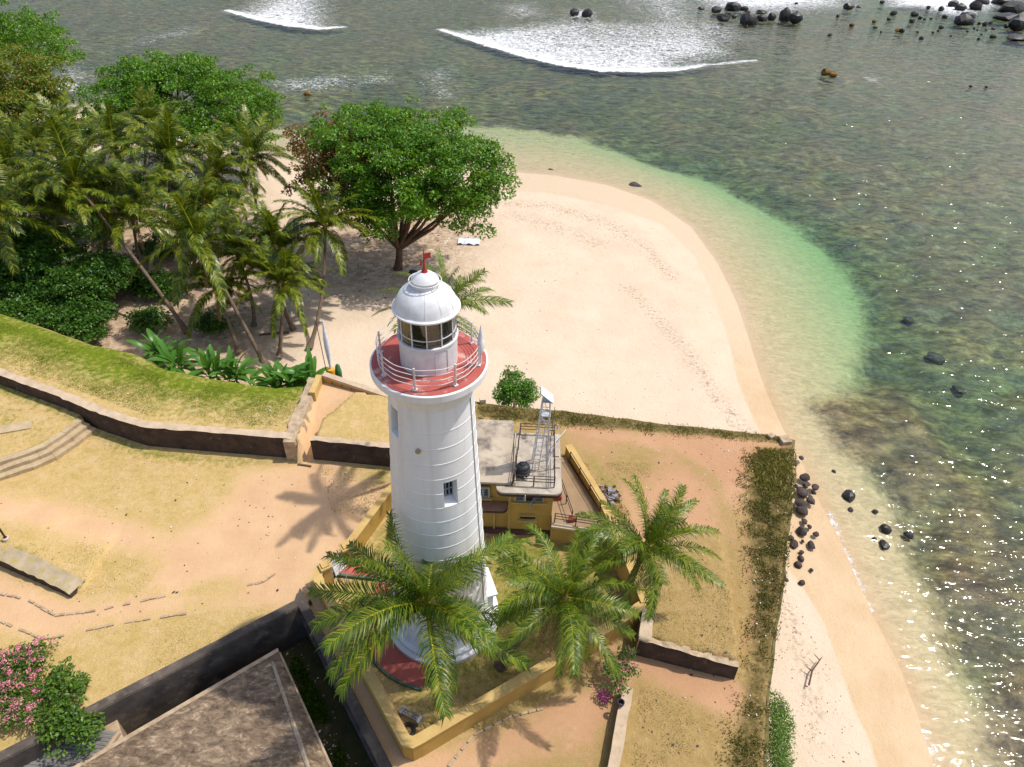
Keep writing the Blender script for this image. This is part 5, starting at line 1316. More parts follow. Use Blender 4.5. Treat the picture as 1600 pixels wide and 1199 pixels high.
for k, (px, py, r_, lb) in enumerate(((205, 440, 2.2, 'dark undergrowth shrub beneath the big left palm'), (235, 500, 1.6, 'low undergrowth shrub left of the banana row'), (330, 505, 1.4, 'small undergrowth shrub between the leaning trunks'), (150, 360, 2.4, 'undergrowth shrub deep in the grove behind the leaning trunk'), (30, 370, 2.6, 'undergrowth shrub at the left edge under the palms'), (250, 385, 2.0, 'undergrowth shrub in the middle of the grove'), (200, 290, 2.4, 'undergrowth shrub at the back of the grove'), (100, 265, 2.6, 'undergrowth shrub below the yellowing almond tree'), (40, 290, 3.0, 'undergrowth shrub at the left edge below the far palms'), (150, 420, 2.6, 'undergrowth shrub right of the broad bank shrub'), (300, 330, 2.2, 'undergrowth shrub behind the yellow crowned leaning palm'), (255, 450, 2.0, 'undergrowth shrub left of the low palms'), (110, 320, 2.8, 'undergrowth shrub between the far left palms'), (350, 300, 2.2, 'undergrowth shrub beside the thin straight palm trunk'))):
    tree('undergrowth_shrub', lb, G(px, py + 12, -4.8), [LB(px, py, -3.4, r_ * 1.2, r_ * 1.1, r_ * .85), LB(px + 14, py + 6, -3.8, r_ * .7, r_ * .7, r_ * .5), LB(px - 16, py + 4, -3.8, r_ * .7, r_ * .7, r_ * .5)], [SHRUB], .32, 9, .6, 60, 400 + k, 'shrub', 'undergrowth in the grove', .1, low=-.1)
tree('round_bush', 'bright green round bush on the far edge right of the lighthouse', G(803, 636, 1.6),
     [(803, 600, 47.4, 1.25, 1.2, 1.15), (788, 612, 46.8, .95, 1, .85), (824, 612, 46.9, .95, 1, .9), (806, 618, 46.2, 1.15, .9, .75), (795, 585, 48, .7, .7, .6), (790, 626, 46.2, .9, .8, .6), (815, 628, 46.2, 1.0, .8, .6)], [BUSH], .20, 24, .42, 56, 16, 'bush', trunk_r=.08, low=-.8)
tree('oleander_shrub', 'large pink flowering oleander at the lower left edge', G(30, 1100, -.1),
     [LB(45, 1035, .9, 1.3, 1.2, 1.1), LB(0, 1045, .9, 1.4, 1.2, 1.1), LB(30, 1085, 1.0, 1.4, 1.2, 1.0), LB(-12, 1100, .9, 1.4, 1.2, 1.0), LB(64, 1022, .8, .8, .8, .9), LB(28, 1115, .9, 1.2, .9, .7)], [OLEANDER], .17, 26, .34, 46, 17, 'shrub', 'oleanders', trunk_r=.06, flowers=(.85, 30, .10), low=-.2)
tree('green_shrub', 'glossy green shrub without flowers beside the large pink oleander', G(108, 1150, -1.8),
     [LB(105, 1085, .7, 1.1, 1.0, 1.2), LB(92, 1122, .6, 1.2, 1.0, 1.0), LB(112, 1155, .2, 1.2, .9, 1.0), LB(132, 1132, .3, .7, .7, .8), LB(84, 1062, .8, .8, .8, .8)], [OLEANDER], .24, 20, .40, 40, 18, 'shrub', trunk_r=.08, low=-.2)
tree('oleander_shrub', 'small pink oleander at the end of the low garden wall', G(966, 1082, 0),
     [LB(968, 1052, 1.3, .65, .6, .7), LB(980, 1025, 1.5, .5, .5, .5), LB(950, 1038, 1.3, .5, .5, .5), LB(965, 1075, 1.0, .65, .5, .5), LB(990, 1050, 1.2, .4, .4, .5)], [OLEANDER], .16, 36, .26, 30, 19, 'shrub', 'oleanders', trunk_r=.045, flowers=(.5, 14, .085), low=-.2)

# ================================================================== BANANA PLANTS
def banana_leaf(seed, L, e0, droop, wd):
    rr = random.Random(seed); ns = 12; p = Vector((0, 0, 0)); V = []; F = []
    for i in range(ns + 1):
        s = i / ns; e = R(e0) - R(droop) * s ** 1.4; t = Vector((math.cos(e), 0, math.sin(e)))
        ww = 0.03 if s < .18 else wd * (math.sin(math.pi * min(1, (s - .14) / .88)) ** .55) * rr.uniform(.85, 1.1)
        ww = max(ww, .012); up = Vector((-t.z, 0, t.x))
        V += [p + Vector((0, -ww, 0)) + up * ww * .28, p, p + Vector((0, ww, 0)) + up * ww * .28]; p = p + t * (L / ns)
    for i in range(ns):
        a = 3 * i; F += [(a, a + 1, a + 4, a + 3), (a + 1, a + 2, a + 5, a + 4)]
    return mesh_np('leaf', np.array([tuple(v) for v in V]), np.array(F), BANANA)


BL = [banana_leaf(i, L_, e, d, w_) for i, (L_, e, d, w_) in enumerate(((2.7, 78, 40, .21), (2.6, 64, 70, .22), (2.4, 50, 80, .21), (2.3, 35, 85, .19), (2.0, 20, 70, .17), (2.5, 84, 25, .17)))]
ban = [(240, 560, 'banana plant at the left end of the banana row under the leaning trunk'), (272, 575, 'banana plant beside the shadow on the bank'), (318, 585, 'banana plant in the middle of the banana row with upright leaves'), (345, 583, 'banana plant right of the middle one by the leaning palm foot'),
       (418, 592, 'banana plant left in the clump before the gap in the wall'), (448, 598, 'banana plant in the centre of the clump before the gap in the wall'), (480, 592, 'banana plant right in the clump beside the slotted parapet'), (375, 575, 'small banana plant by the foot of the low palm'), (462, 578, 'tall banana plant at the back of the clump before the gap')]
for i, (px, py, lb) in enumerate(ban):
    rr = random.Random(300 + i); q = G(px, py, .2); q.y += 1.1; q.z = hz(q.x, q.y) - .1
    root = empty('banana_plant', q, lb, 'banana plant', 'banana plants along the bank')
    for st_ in range(3 if i != 7 else 1):
        ox, oy = (rr.uniform(-.8, .8), rr.uniform(-.4, .6)) if st_ else (0, 0); hh = rr.uniform(.7, 1.3)
        b_ = MB(); b_.tube([(q.x + ox, q.y + oy, q.z - .5), (q.x + ox, q.y + oy, q.z + hh)], [.12, .07], 7); b_.build('stem', SCRUB_G, root, True)
        a = rr.uniform(0, 6.28)
        for k in range(10):
            a += 2.4 + rr.uniform(-.3, .3); o = obj('leaf', BL[min(5, k) if k < 6 else rr.randint(1, 4)], root, (ox, oy, hh - .05), (rr.uniform(-.25, .25), 0, a), rr.uniform(1.0, 1.35))

# ================================================================== SCRUB AND GRASS (uncountable)
def blades(name, label, polys, n, hmin, hmax, w, mats, seed, zfun=None, pick=None, cat='grass', clump=0, ragged=0):
    g = np.random.default_rng(seed); Xs, Ys, Ms = [], [], []
    for pl, frac, m in polys:
        pl = W(pl[0], pl[1]); x0 = min(p[0] for p in pl) - ragged; x1 = max(p[0] for p in pl) + ragged; y0 = min(p[1] for p in pl); y1 = max(p[1] for p in pl)
        need = int(n * frac); xs_, ys_ = np.zeros(0), np.zeros(0)
        while len(xs_) < need:
            a = g.uniform(x0, x1, need * 3); c = g.uniform(y0, y1, need * 3)
            if clump: k = vnoise(a, c, clump, seed, 2) > g.uniform(.3, .62, len(a)); a, c = a[k], c[k]
            k = soft(a, c, pl, ragged) > g.uniform(.25, 1, len(a)) if ragged else inside(a, c, pl); xs_ = np.concatenate([xs_, a[k]]); ys_ = np.concatenate([ys_, c[k]])
        Xs.append(xs_[:need]); Ys.append(ys_[:need]); Ms.append(np.full(need, m))
    x = np.concatenate(Xs); y = np.concatenate(Ys); mi = np.concatenate(Ms); k = len(x)
    if zfun is None: k_ = inside(x, y, FORT) | ((ragged > 0) & (dist_line(x, y, FORT, True) < .40)); x, y, mi = x[k_], y[k_], mi[k_]; k = len(x)
    z = (zfun or hfort)(x, y) - .03; th = g.random(k) * 6.283; h = g.uniform(hmin, hmax, k) * (.6 + .8 * vnoise(x, y, 1.3, seed + 1, 2)); ln = g.uniform(.25, 1.1, k); ph = g.random(k) * 6.283
    dx, dy = np.cos(th) * w, np.sin(th) * w
    V = np.stack([np.stack([x - dx, y - dy, z], -1), np.stack([x + dx, y + dy, z], -1), np.stack([x + dx * .8 + np.cos(ph) * h * ln * .5, y + dy * .8 + np.sin(ph) * h * ln * .5, z + h * .7], -1), np.stack([x + np.cos(ph) * h * ln, y + np.sin(ph) * h * ln, z + h], -1)], 1).reshape(-1, 3)
    b0 = np.arange(k) * 4; F = np.stack([np.stack([b0, b0 + 1, b0 + 2], -1), np.stack([b0, b0 + 2, b0 + 3], -1)], 1).reshape(-1, 3)
    return tag(obj(name, mesh_np(name, V, F, mats, mat_idx=np.repeat(mi, 2))), label, cat, None, 'stuff')


strip = [(1166, 742), (1176, 718), (1200, 708), (1236, 712), (1230, 850), (1222, 920), (1212, 985), (1203, 1050), (1197, 1100), (1194, 1199), (1150, 1199), (1152, 1140), (1172, 1090), (1183, 1030), (1184, 960), (1176, 880), (1164, 800)]
blades('rampart_scrub', 'brown and green scrub along the rampart edge above the boulders', [((strip, 1.0), 1.0, 0)], 15000, .05, .24, .03, [SCRUB], 31, cat='scrub', clump=.7, ragged=2.2)
blades('yellow_scrub', 'pale yellow flowering scrub at the rampart corner', [(([(1180, 720), (1205, 706), (1232, 715), (1232, 775), (1205, 785), (1178, 755)], 1.4), 1.0, 0)], 2600, .15, .4, .045, [SCRUB_Y], 32, ragged=1.5, cat='scrub')
far_strip = [(742, 636), (800, 640), (880, 646), (950, 655), (1050, 667), (1130, 675), (1222, 685), (1222, 693), (1130, 685), (1050, 679), (950, 671), (880, 664), (800, 660), (742, 660)]
blades('edge_grass', 'rough grass strip along the far rampart edge', [((far_strip, 1.6), 1.0, 0)], 5000, .05, .2, .03, [SCRUB], 33, clump=.8, ragged=1.0)


def zbush(x, y): return np.where(inside(x, y, FORT), hfort(x, y), -5.2 + 5.0 * np.clip(1 - dist_line(x, y, xy(RIGHT_EDGE)) / 3.2, 0, 1))


b = tag(obj('beach_creeper', leaf_cloud('beach_creeper', [(q.x, q.y, float(zbush(np.array([q.x]), np.array([q.y]))[0]) + .15, .5, 75, 0) for q in [G(random.uniform(1192, 1240) + max(0, (t - 1130) * .12), t, -2.2) for t in np.linspace(1100, 1250, 150)]], .11, [SCRUB_G], 34)), 'bright green creeper spilling from the rampart onto the sand at the bottom', 'creeper', None, 'stuff')
blades('bank_grass', 'green and dry grass on the bank behind the long dark wall', [(([(-40, 500), (0, 500), (130, 545), (205, 560), (250, 583), (330, 600), (430, 612), (488, 606), (465, 670), (320, 662), (225, 650), (150, 622), (60, 590), (-40, 560)], 1.6), 1.0, 0)], 26000, .04, .13, .022, [BANK_B], 35, clump=2.2)
blades('garden_grass', 'patchy grass in the lighthouse garden', [(([(545, 870), (600, 800), (780, 838), (940, 850), (990, 935), (650, 1130), (520, 920)], 0), .6, 0), (([(500, 730), (600, 735), (600, 770), (540, 835), (520, 810)], 0), .22, 0), (([(905, 722), (925, 728), (985, 805), (985, 830), (950, 795)], 1.5), .18, 0)], 9000, .05, .15, .02, [LAWN_B], 36, clump=1.6)
blades('lawn_tufts', 'dry grass tufts on the lawns left of the lighthouse', [(([(-20, 620), (110, 660), (225, 700), (380, 722), (340, 790), (270, 830), (150, 805), (-20, 770)], .1), .5, 0), (([(-20, 835), (140, 850), (250, 880), (220, 920), (130, 925), (-20, 860)], .3), .22, 0), (([(150, 985), (420, 940), (440, 950), (150, 1095), (60, 1010)], 0), .28, 0)], 9000, .04, .10, .018, [LAWN_B], 37, clump=2.5)
blades('terrace_grass', 'dry grass tufts on the terrace and earth at lower right', [(([(1020, 890), (1100, 860), (1140, 920), (1152, 1030), (1005, 1000)], 1.6), .5, 0), (([(1000, 1070), (1070, 1090), (1135, 1130), (1080, 1199), (985, 1199)], 0), .3, 0), (([(930, 722), (1030, 725), (1040, 750), (960, 765)], 1.6), .2, 0)], 5000, .04, .12, .018, [SCRUB], 38, clump=1.5)
blades('yard_weeds', 'green weeds along the foot of the sunken yard walls', [(([(140, 1165), (330, 1065), (430, 1005), (445, 995), (450, 1010), (340, 1075), (160, 1180)], -3.2), .55, 0), (([(455, 1010), (500, 1090), (545, 1199), (515, 1199), (470, 1090), (440, 1010)], -3.2), .45, 0)], 4200, .15, .5, .04, [SCRUB_G], 39, zfun=lambda x, y: np.full(x.shape, -3.3), cat='weeds', clump=1.2)

# ================================================================== ROCKS
def rock_mesh(seed, sub=2, rough=.32):
    bm = bmesh.new(); bmesh.ops.create_icosphere(bm, subdivisions=sub, radius=1.0); o = Vector((seed * 7.3, seed * 3.1, seed))
    pl = [Vector((random.gauss(0, 1), random.gauss(0, 1), random.gauss(0, 1))).normalized() for _ in range(11)]
    for v in bm.verts:
        d = v.co.normalized(); k = 1.05 + rough * noise.noise(d * 1.3 + o)
        for p in pl:
            if d.dot(p) > .5: k = min(k, .70 / d.dot(p))
        v.co = d * (k + .05 * noise.noise(d * 4.5 + o))
    me_ = bpy.data.meshes.new('rock'); bm.to_mesh(me_); bm.free(); return me_


def with_mat(me_, m): me_ = me_.copy(); me_.materials.append(m); return me_


RK = [rock_mesh(i) for i in range(9)]; RKB = [with_mat(m, BOULDER) for m in RK]; RKS = [with_mat(m, SEA_ROCK) for m in RK]; RKA = [with_mat(m, ALGAE_ROCK) for m in RK]


def rock(meshes, px, py, w, h, z, label, group=None, cat='rock', name='boulder', sink=.35, flat=.62, seed=0):
    q = G(px, py, z); depth = (Vector(_C) - q).dot(Vector(-_F)); mpp = depth / FPX
    rr = random.Random(seed * 31 + int(px * 7 + py)); rx = w * mpp / 2; el = math.asin(min(.99, (CAM_H - z) / (q - Vector(_C)).length)); ry = max(rx * .5, min(rx * 1.6, h * mpp / 2 / max(.35, math.sin(el))))
    if el < .45: ry = rx * .8
    rz = min(rx, ry) * flat * 1.15 if el > .45 else max(.25, h * mpp * .55)
    o = obj(name, rr.choice(meshes), None, (q.x, q.y, q.z + rz * (1 - sink) - rz * .3), (0, 0, rr.uniform(0, .6) - .3 + (3.14 if rr.random() < .5 else 0)), (rx * 1.12, ry * 1.12, rz * 1.1))
    return tag(o, label, cat, group)


bz = -5.55; gb = 'dark boulders at the foot of the rampart'
bl = [(1256, 748, 18, 13, 'square topped boulder at the top of the boulder pile'), (1258, 759, 13, 10, 'boulder wedged just under the square topped one'), (1253, 772, 21, 16, 'big flat boulder in the middle of the boulder pile'), (1271, 770, 9, 16, 'upright narrow boulder on the seaward side of the pile'), (1273, 763, 14, 10, 'boulder jutting seaward at the top right of the pile'),
      (1265, 783, 14, 13, 'round boulder on the right of the pile'), (1251, 788, 21, 16, 'large boulder low in the pile'), (1254, 800, 21, 15, 'bottom boulder of the pile'), (1242, 793, 8, 8, 'small boulder between the pile and the rampart'), (1257, 816, 10, 10, 'small boulder just below the pile'),
      (1265, 824, 9, 8, 'small boulder right of the long brown one'), (1253, 831, 17, 19, 'long brown boulder on the sand below the pile'), (1274, 836, 11, 9, 'oval boulder standing apart on the wet sand'), (1235, 841, 11, 9, 'boulder touching the rampart left of the long brown one'), (1240, 852, 14, 15, 'rounded boulder close to the rampart'),
      (1254, 846, 6, 7, 'tiny boulder under the long brown one'), (1267, 852, 12, 15, 'slanting boulder on the wet sand edge'), (1252, 863, 10, 6, 'thin flat boulder in the lower scatter'), (1251, 873, 10, 12, 'boulder above the lowest round one'), (1246, 883, 14, 12, 'lowest round boulder near the rampart'), (1267, 891, 7, 6, 'lone pebble sized boulder on the wet sand'),
      (1253, 911, 13, 9, 'pointed boulder lowest on the dry sand'), (1251, 716, 9, 7, 'small boulder high up by the rampart corner'), (1243, 726, 7, 15, 'narrow slab boulder against the rampart below the corner'), (1229, 907, 8, 8, 'pale boulder half buried at the rampart foot'), (1244, 761, 9, 9, 'dark boulder squeezed between rampart and pile top'), (1263, 757, 8, 7, 'little boulder behind the jutting one')]
for i, (px, py, w_, h_, lb) in enumerate(bl): rock(RKB, px, py, w_ * .88, h_ * .88, bz, lb, gb, 'boulder', seed=i)
wl = [(1325, 777, 20, 17, 'big lone boulder in the shallow water off the rampart'), (1328, 798, 9, 8, 'small boulder below the big lone one in the shallows'), (1302, 737, 6, 5, 'small stone awash nearer the rampart corner'), (1382, 827, 18, 13, 'upper boulder of the pair on the reef edge'), (1382, 853, 16, 13, 'lower boulder of the pair on the reef edge'), (1366, 843, 8, 6, 'small stone left of the pair on the reef edge'), (1420, 837, 16, 11, 'boulder awash right of the pair on the reef edge'), (1368, 800, 10, 6, 'small flat stone above the pair on the reef edge')]
for i, (px, py, w_, h_, lb) in enumerate(wl): rock(RKS, px, py, w_, h_, -6.15, lb, 'boulders in the shallows', 'boulder', seed=40 + i, sink=.4)
sub = [(1272, 645, 34, 22), (1345, 668, 26, 12), (1312, 688, 22, 14), (1352, 692, 24, 16), (1338, 714, 20, 14), (1364, 714, 24, 18), (1414, 736, 24, 16), (1386, 746, 18, 12), (1300, 665, 20, 16), (1298, 640, 16, 12), (991, 291, 22, 8), (860, 267, 12, 5), (1460, 560, 26, 16), (1500, 610, 18, 12), (1420, 500, 16, 10)]
sub_l = ['wide flat rock under water at the inner tip of the reef', 'long sunken rock right of the reef tip', 'sunken rock in the middle of the sunken group off the rampart corner', 'broad sunken rock at the right of the sunken group', 'lower sunken rock of the group off the rampart corner', 'rounded sunken rock lowest right in the group off the corner', 'sunken rock standing apart to the right of the group', 'sunken rock below the group nearer the lone boulder', 'sunken rock just below the reef tip', 'small sunken rock above the reef tip', 'dark rock awash at the head of the cove', 'small dark rock awash left of the one at the cove head', 'sunken rock on the reef right of the green water', 'sunken rock furthest right on the reef', 'sunken rock on the reef beside the green water']
for i, (px, py, w_, h_) in enumerate(sub): rock(RKB, px, py, w_, h_, -7.05 if i not in (10, 11) else -6.35, sub_l[i], 'rocks under the water', 'rock', 'submerged_rock', .4, .35, 60 + i)
gs = 'rocks in the surf'
big = [(897, 21, 17, 11, 'left of two dark rocks alone in the surf'), (916, 23, 17, 13, 'right of two dark rocks alone in the surf'), (1119, 16, 19, 9, 'low dark rock at the left end of the rock row'), (1145, 13, 26, 16, 'tall rounded rock at the back of the rock row'), (1163, 14, 14, 9, 'squared rock right of the tall rounded one'), (1190, 18, 19, 6, 'thin flat rock behind the rock row'), (1130, 29, 23, 12, 'pointed rock at the front left of the rock row'), (1168, 33, 32, 18, 'largest rounded rock in the middle of the rock row'), (1190, 29, 19, 11, 'rock between the largest rounded one and its right neighbours'), (1206, 28, 13, 12, 'narrow rock in the right half of the rock row'), (1225, 27, 22, 18, 'domed rock second from the right in the rock row'), (1244, 31, 20, 18, 'rightmost block of the rock row'), (1326, 11, 17, 10, 'brown rock alone between the two foam fields'),
       (1488, 7, 17, 12, 'rock at the upper left of the right hand rock mass'), (1501, 13, 17, 12, 'olive rock below the upper left one of the right hand mass'), (1524, 12, 20, 15, 'tall black rock with foam on its right'), (1512, 24, 24, 10, 'low olive rock under the tall black one'), (1504, 33, 34, 14, 'long black rock with flat top, foremost of the right hand mass'), (1535, 3, 22, 10, 'brown rock cut by the top edge'), (1567, 4, 34, 13, 'broad rock at the top right edge'), (1578, 16, 40, 18, 'great black block in the top right corner'), (1571, 28, 44, 11, 'flat shelf rock under the great black block'), (1592, 41, 30, 22, 'dark rock cut by the right edge'), (1590, 58, 40, 8, 'flat dark ledge awash at the right edge')]
for i, (px, py, w_, h_, lb) in enumerate(big): rock(RKS, px, py + 3, w_, h_, -6.0, lb, gs, 'rock', 'sea_rock', .2, seed=80 + i)
rock(RKA, 1290, 116, 14, 11, -6.1, 'ochre weed covered rock alone in the reef flat', gs, 'rock', 'sea_rock', .3, seed=120)
rock(RKA, 1302, 119, 13, 9, -6.1, 'smaller ochre rock touching the weed covered one', gs, 'rock', 'sea_rock', .3, seed=121)
rock(RKA, 480, 148, 12, 7, -6.0, 'brown rock awash right of the middle almond tree', gs, 'rock', 'sea_rock', .3, seed=122)
small = [(1096, 15, 11, 5), (1147, 28, 9, 6), (1244, 7, 6, 4), (1309, 27, 6, 5), (1296, 56, 8, 4), (1395, 23, 11, 7), (1428, 24, 14, 7), (1437, 29, 7, 5), (1389, 31, 8, 5), (1424, 35, 10, 7), (1368, 44, 8, 4), (1407, 50, 10, 7), (1439, 61, 8, 5), (1470, 44, 9, 5), (1470, 17, 10, 8), (1450, 14, 7, 6), (1572, 43, 10, 7), (1538, 40, 10, 7), (1529, 38, 6, 4), (1547, 37, 6, 4), (1550, 59, 11, 6), (1529, 62, 5, 4), (1527, 48, 4, 3), (1522, 45, 4, 3), (1533, 54, 4, 3), (1457, 52, 5, 3), (1465, 49, 4, 3), (1433, 51, 5, 3), (1376, 51, 4, 3), (1486, 57, 5, 3), (1511, 50, 4, 3), (1476, 28, 9, 6), (1455, 30, 5, 3), (1444, 31, 5, 3), (1541, 48, 5, 3), (1553, 46, 8, 4), (1342, 12, 8, 4), (1378, 5, 9, 6), (1330, 41, 6, 5), (1517, 136, 6, 4), (1541, 137, 5, 3)]
ORD = 'first second third fourth fifth sixth seventh eighth ninth tenth eleventh twelfth thirteenth fourteenth fifteenth sixteenth seventeenth eighteenth nineteenth twentieth'.split()
small.sort(); far_ = small[::-1]
for i, (px, py, w_, h_) in enumerate(small): rock(RKS, px, py, w_, h_, -6.0, ('small dark stone in the shallow reef at the top, %s from the left' % ORD[i]) if i < 20 else ('small dark stone in the shallow reef at the top, %s from the right' % ORD[len(small) - 1 - i]) if len(small) - 1 - i < 20 else 'small dark stone in the shallow reef at the top, midmost of the scatter', 'small stones on the reef flat', 'rock', 'reef_stone', .25, seed=130 + i)
for i, (px, py, lb) in enumerate(((1366, 35, 'small yellowish stone left of the scattered dark stones near the top'), (1402, 49, 'small yellowish stone below the scattered dark stones near the top'), (1332, 41, 'small yellowish stone under the lone brown rock near the top'), (1168, 21, 'small yellowish stone perched in the rock row near the top'))): rock(RKA, px, py, 7, 5, -5.9, lb, 'yellowish stones on the reef flat', 'rock', 'reef_stone', .25, seed=190 + i)

# ================================================================== SMALL THINGS
q = G(14, 849, .5); q.z = hz(q.x, q.y)
LP = empty('lamp_post', q, 'dark metal lamp post standing on the lawn at the left edge', 'lamp post')
b = MB(); b.tube([q, q + Vector((0, 0, 4.6))], [.07, .05], 8); b.build('post', BLACK_METAL, LP, True)
b = MB(); b.lathe([(.22, -.1), (.22, .22), (.12, .28)], 12, tuple(q)); b.build('footing', CREAM, LP, True)
b = MB(); b.lathe([(.10, 4.5), (.2, 4.62), (.16, 4.85), (.02, 4.95)], 12, tuple(q)); b.build('lamp_head', WHITE_METAL, LP, True)
# bench and tyre in the garden corner
q0, q1 = G(626, 1108, .4), G(658, 1126, .4); BN = empty('garden_bench', ((q0.x + q1.x) / 2, (q0.y + q1.y) / 2, 0), 'grey slatted bench in the corner of the lighthouse garden', 'bench')
dv = (q1 - q0); Lb = dv.length; rz = math.atan2(dv.y, dv.x); cc = (q0 + q1) / 2
for k in range(3): b = MB(); o_ = Vector((-math.sin(rz), math.cos(rz), 0)) * (.14 * (k - 1)); b.box((cc.x + o_.x, cc.y + o_.y, .42), (Lb, .1, .06), rz); b.build('slat', GREY_STEEL, BN)
for t in (.08, .92): b = MB(); p = q0.lerp(q1, t); b.box((p.x, p.y, .2), (.14, .46, .38), rz); b.box((p.x, p.y, .46), (.18, .5, .08), rz); b.build('support', m_plain('bench_concrete', (.42, .42, .44), (.34, .33, .34)), BN)
q = G(637, 1141, .15); b = MB(); b.tube([(q.x + .36 * math.cos(6.2832 * i / 24), q.y + .36 * math.sin(6.2832 * i / 24), .12 + .0 * i) for i in range(25)], .11, 8); b.build('tyre', TANK, None, True, 'old black tyre lying by the bench in the garden corner', 'tyre')
# feather flag with yellow foot
q = G(513, 590, .6)
q = Vector((q.x, q.y + 1.0, .0)); FL = empty('furled_flag', q, 'tall white furled flag with orange yellow foot behind the slotted parapet', 'flag')
b = MB(); b.lathe([(.06, 1.7), (.13, 2.6), (.24, 4.2), (.22, 5.2), (.1, 6.4), (.02, 7.3)], 10, (q.x, q.y, -1.0)); b.build('banner', CLOTH_W, FL, True)
b = MB(); b.lathe([(.18, -.2), (.27, .5), (.38, 1.6), (.34, 1.8), (.08, 1.86)], 10, (q.x, q.y, -1.0)); b.build('foot_cover', ORANGE, FL, True)
b = MB(); b.tube([(q.x, q.y, -4.5), (q.x, q.y, -1.0)], .06, 6); b.build('pole', GREY_STEEL, FL)
b = MB(); b.tube([(q.x - .3, q.y + .1, -4.5), (q.x - .62, q.y + .1, 5.8), (q.x - .05, q.y, 5.9)], .035, 5); b.build('frame_pole', BLACK_METAL, FL)
b = MB(); b.lathe([(.08, 0), (.3, .7), (.32, 1.4), (.2, 2.1), (.02, 2.3)], 9, (q.x + .55, q.y + .4, -1.2)); b.tube([(q.x + .55, q.y + .4, -4.5), (q.x + .55, q.y + .4, -1.1)], .05, 6); b.build('green_cover', m_plain('green_plastic', (.05, .20, .07), (.04, .14, .05)), FL, True)
# things on the sand under the big tree
q = G(733, 379, -4.9); b = MB(); nn_ = 8
vs = [(q.x - 1.5 + 3.0 * i / nn_, q.y - .8 + 1.6 * j / nn_, -4.72 + .16 * math.sin(i * 1.9) * math.cos(j * 2.3)) for j in range(nn_ + 1) for i in range(nn_ + 1)]
b.add(vs, [(j * (nn_ + 1) + i, j * (nn_ + 1) + i + 1, (j + 1) * (nn_ + 1) + i + 1, (j + 1) * (nn_ + 1) + i) for j in range(nn_) for i in range(nn_)]); b.build('beach_sheet', CLOTH_W, None, True, 'crumpled pale blue white sheet on the sand under the hanging branch', 'sheet')
q = G(645, 428, -4.8); o = obj('cloth_bundle', with_mat(RK[3], DARK_CLOTH), None, (q.x, q.y, -4.6), (0, 0, .4), (.7, .5, .42)); tag(o, 'dark purple bundle on the sand left of the lighthouse finial', 'bundle')
q = G(639, 434, -4.8); b = MB(); b.box((q.x, q.y, -4.55), (.9, .18, .08), -.4); b.box((q.x + .1, q.y + .08, -4.62), (.5, .3, .1), -.2); b.build('white_board', LITTER, None, False, 'small white board lying beside the dark purple bundle', 'board')
q = G(945, 1087, .5); o = obj('flower_clump', leaf_cloud('flower_clump', [(0, 0, .3, .34, 220, 0)], .12, [m_leaf('magenta_petal', [(0, (.22, .02, .14)), (1, (.40, .05, .26))], .2, .6)], 71), None, (q.x, q.y, .25)); tag(o, 'round magenta flower clump left of the small pink oleander', 'flowers')
q = G(969, 1102, .95); b = MB(); b.lathe([(.10, 0), (.2, .12), (.22, .32), (.17, .32), (.14, .05)], 12, (q.x, q.y, 1.0)); b.build('flower_pot', DARK_CLOTH, None, True, 'dark pot standing on the low garden wall', 'pot')
# fallen log, driftwood
b = MB(); p0, p1 = G(452, 521, -4.7), G(405, 525, -4.7); b.tube([p0 + Vector((0, 0, .15)), p0.lerp(p1, .5) + Vector((0, 0, .18)), p1 + Vector((0, 0, .12))], [.16, .14, .1], 7); b.build('fallen_trunk', BARK_DK, None, True, 'fallen palm trunk lying on the open sand of the grove', 'log')
b = MB(); p = [G(*c, -5.15) for c in ((1263, 1072), (1268, 1050), (1280, 1033), (1284, 1028))]
b.tube([x + Vector((0, 0, .12)) for x in p], [.07, .06, .04, .02], 5); b.tube([p[1] + Vector((0, 0, .1)), G(1258, 1040, -5.0)], [.05, .02], 5); b.tube([p[2] + Vector((0, 0, .1)), G(1272, 1022, -5.0)], [.04, .02], 5); b.build('driftwood', BARK_DK, None, True, 'forked driftwood branch on the dry sand at lower right', 'driftwood')
q = G(476, 728, 0); b = MB(); b.box((q.x, q.y, hz(q.x, q.y) + .05), (1.1, .14, .1), -.15); b.build('wooden_beam', BARK_DK, None, False, 'short dark beam lying on the earth before the gap', 'beam')
q = G(25, 668, .9); b = MB(); b.box((q.x, q.y, hz(q.x, q.y) + .05), (2.3, 1.0, .12), .35); b.build('stone_slab', STEP_ST, None, False, 'flat stone slab sunk in the lawn above the curved steps', 'slab')
q = G(754, 630, 1.6); b = MB(); b.box((q.x, q.y, 1.85), (.5, .4, .5), .2); b.box((q.x, q.y - .2, 1.88), (.24, .05, .24), .2); b.build('marker_block', CREAM, None, False, 'small pale block left of the round green bush', 'block')


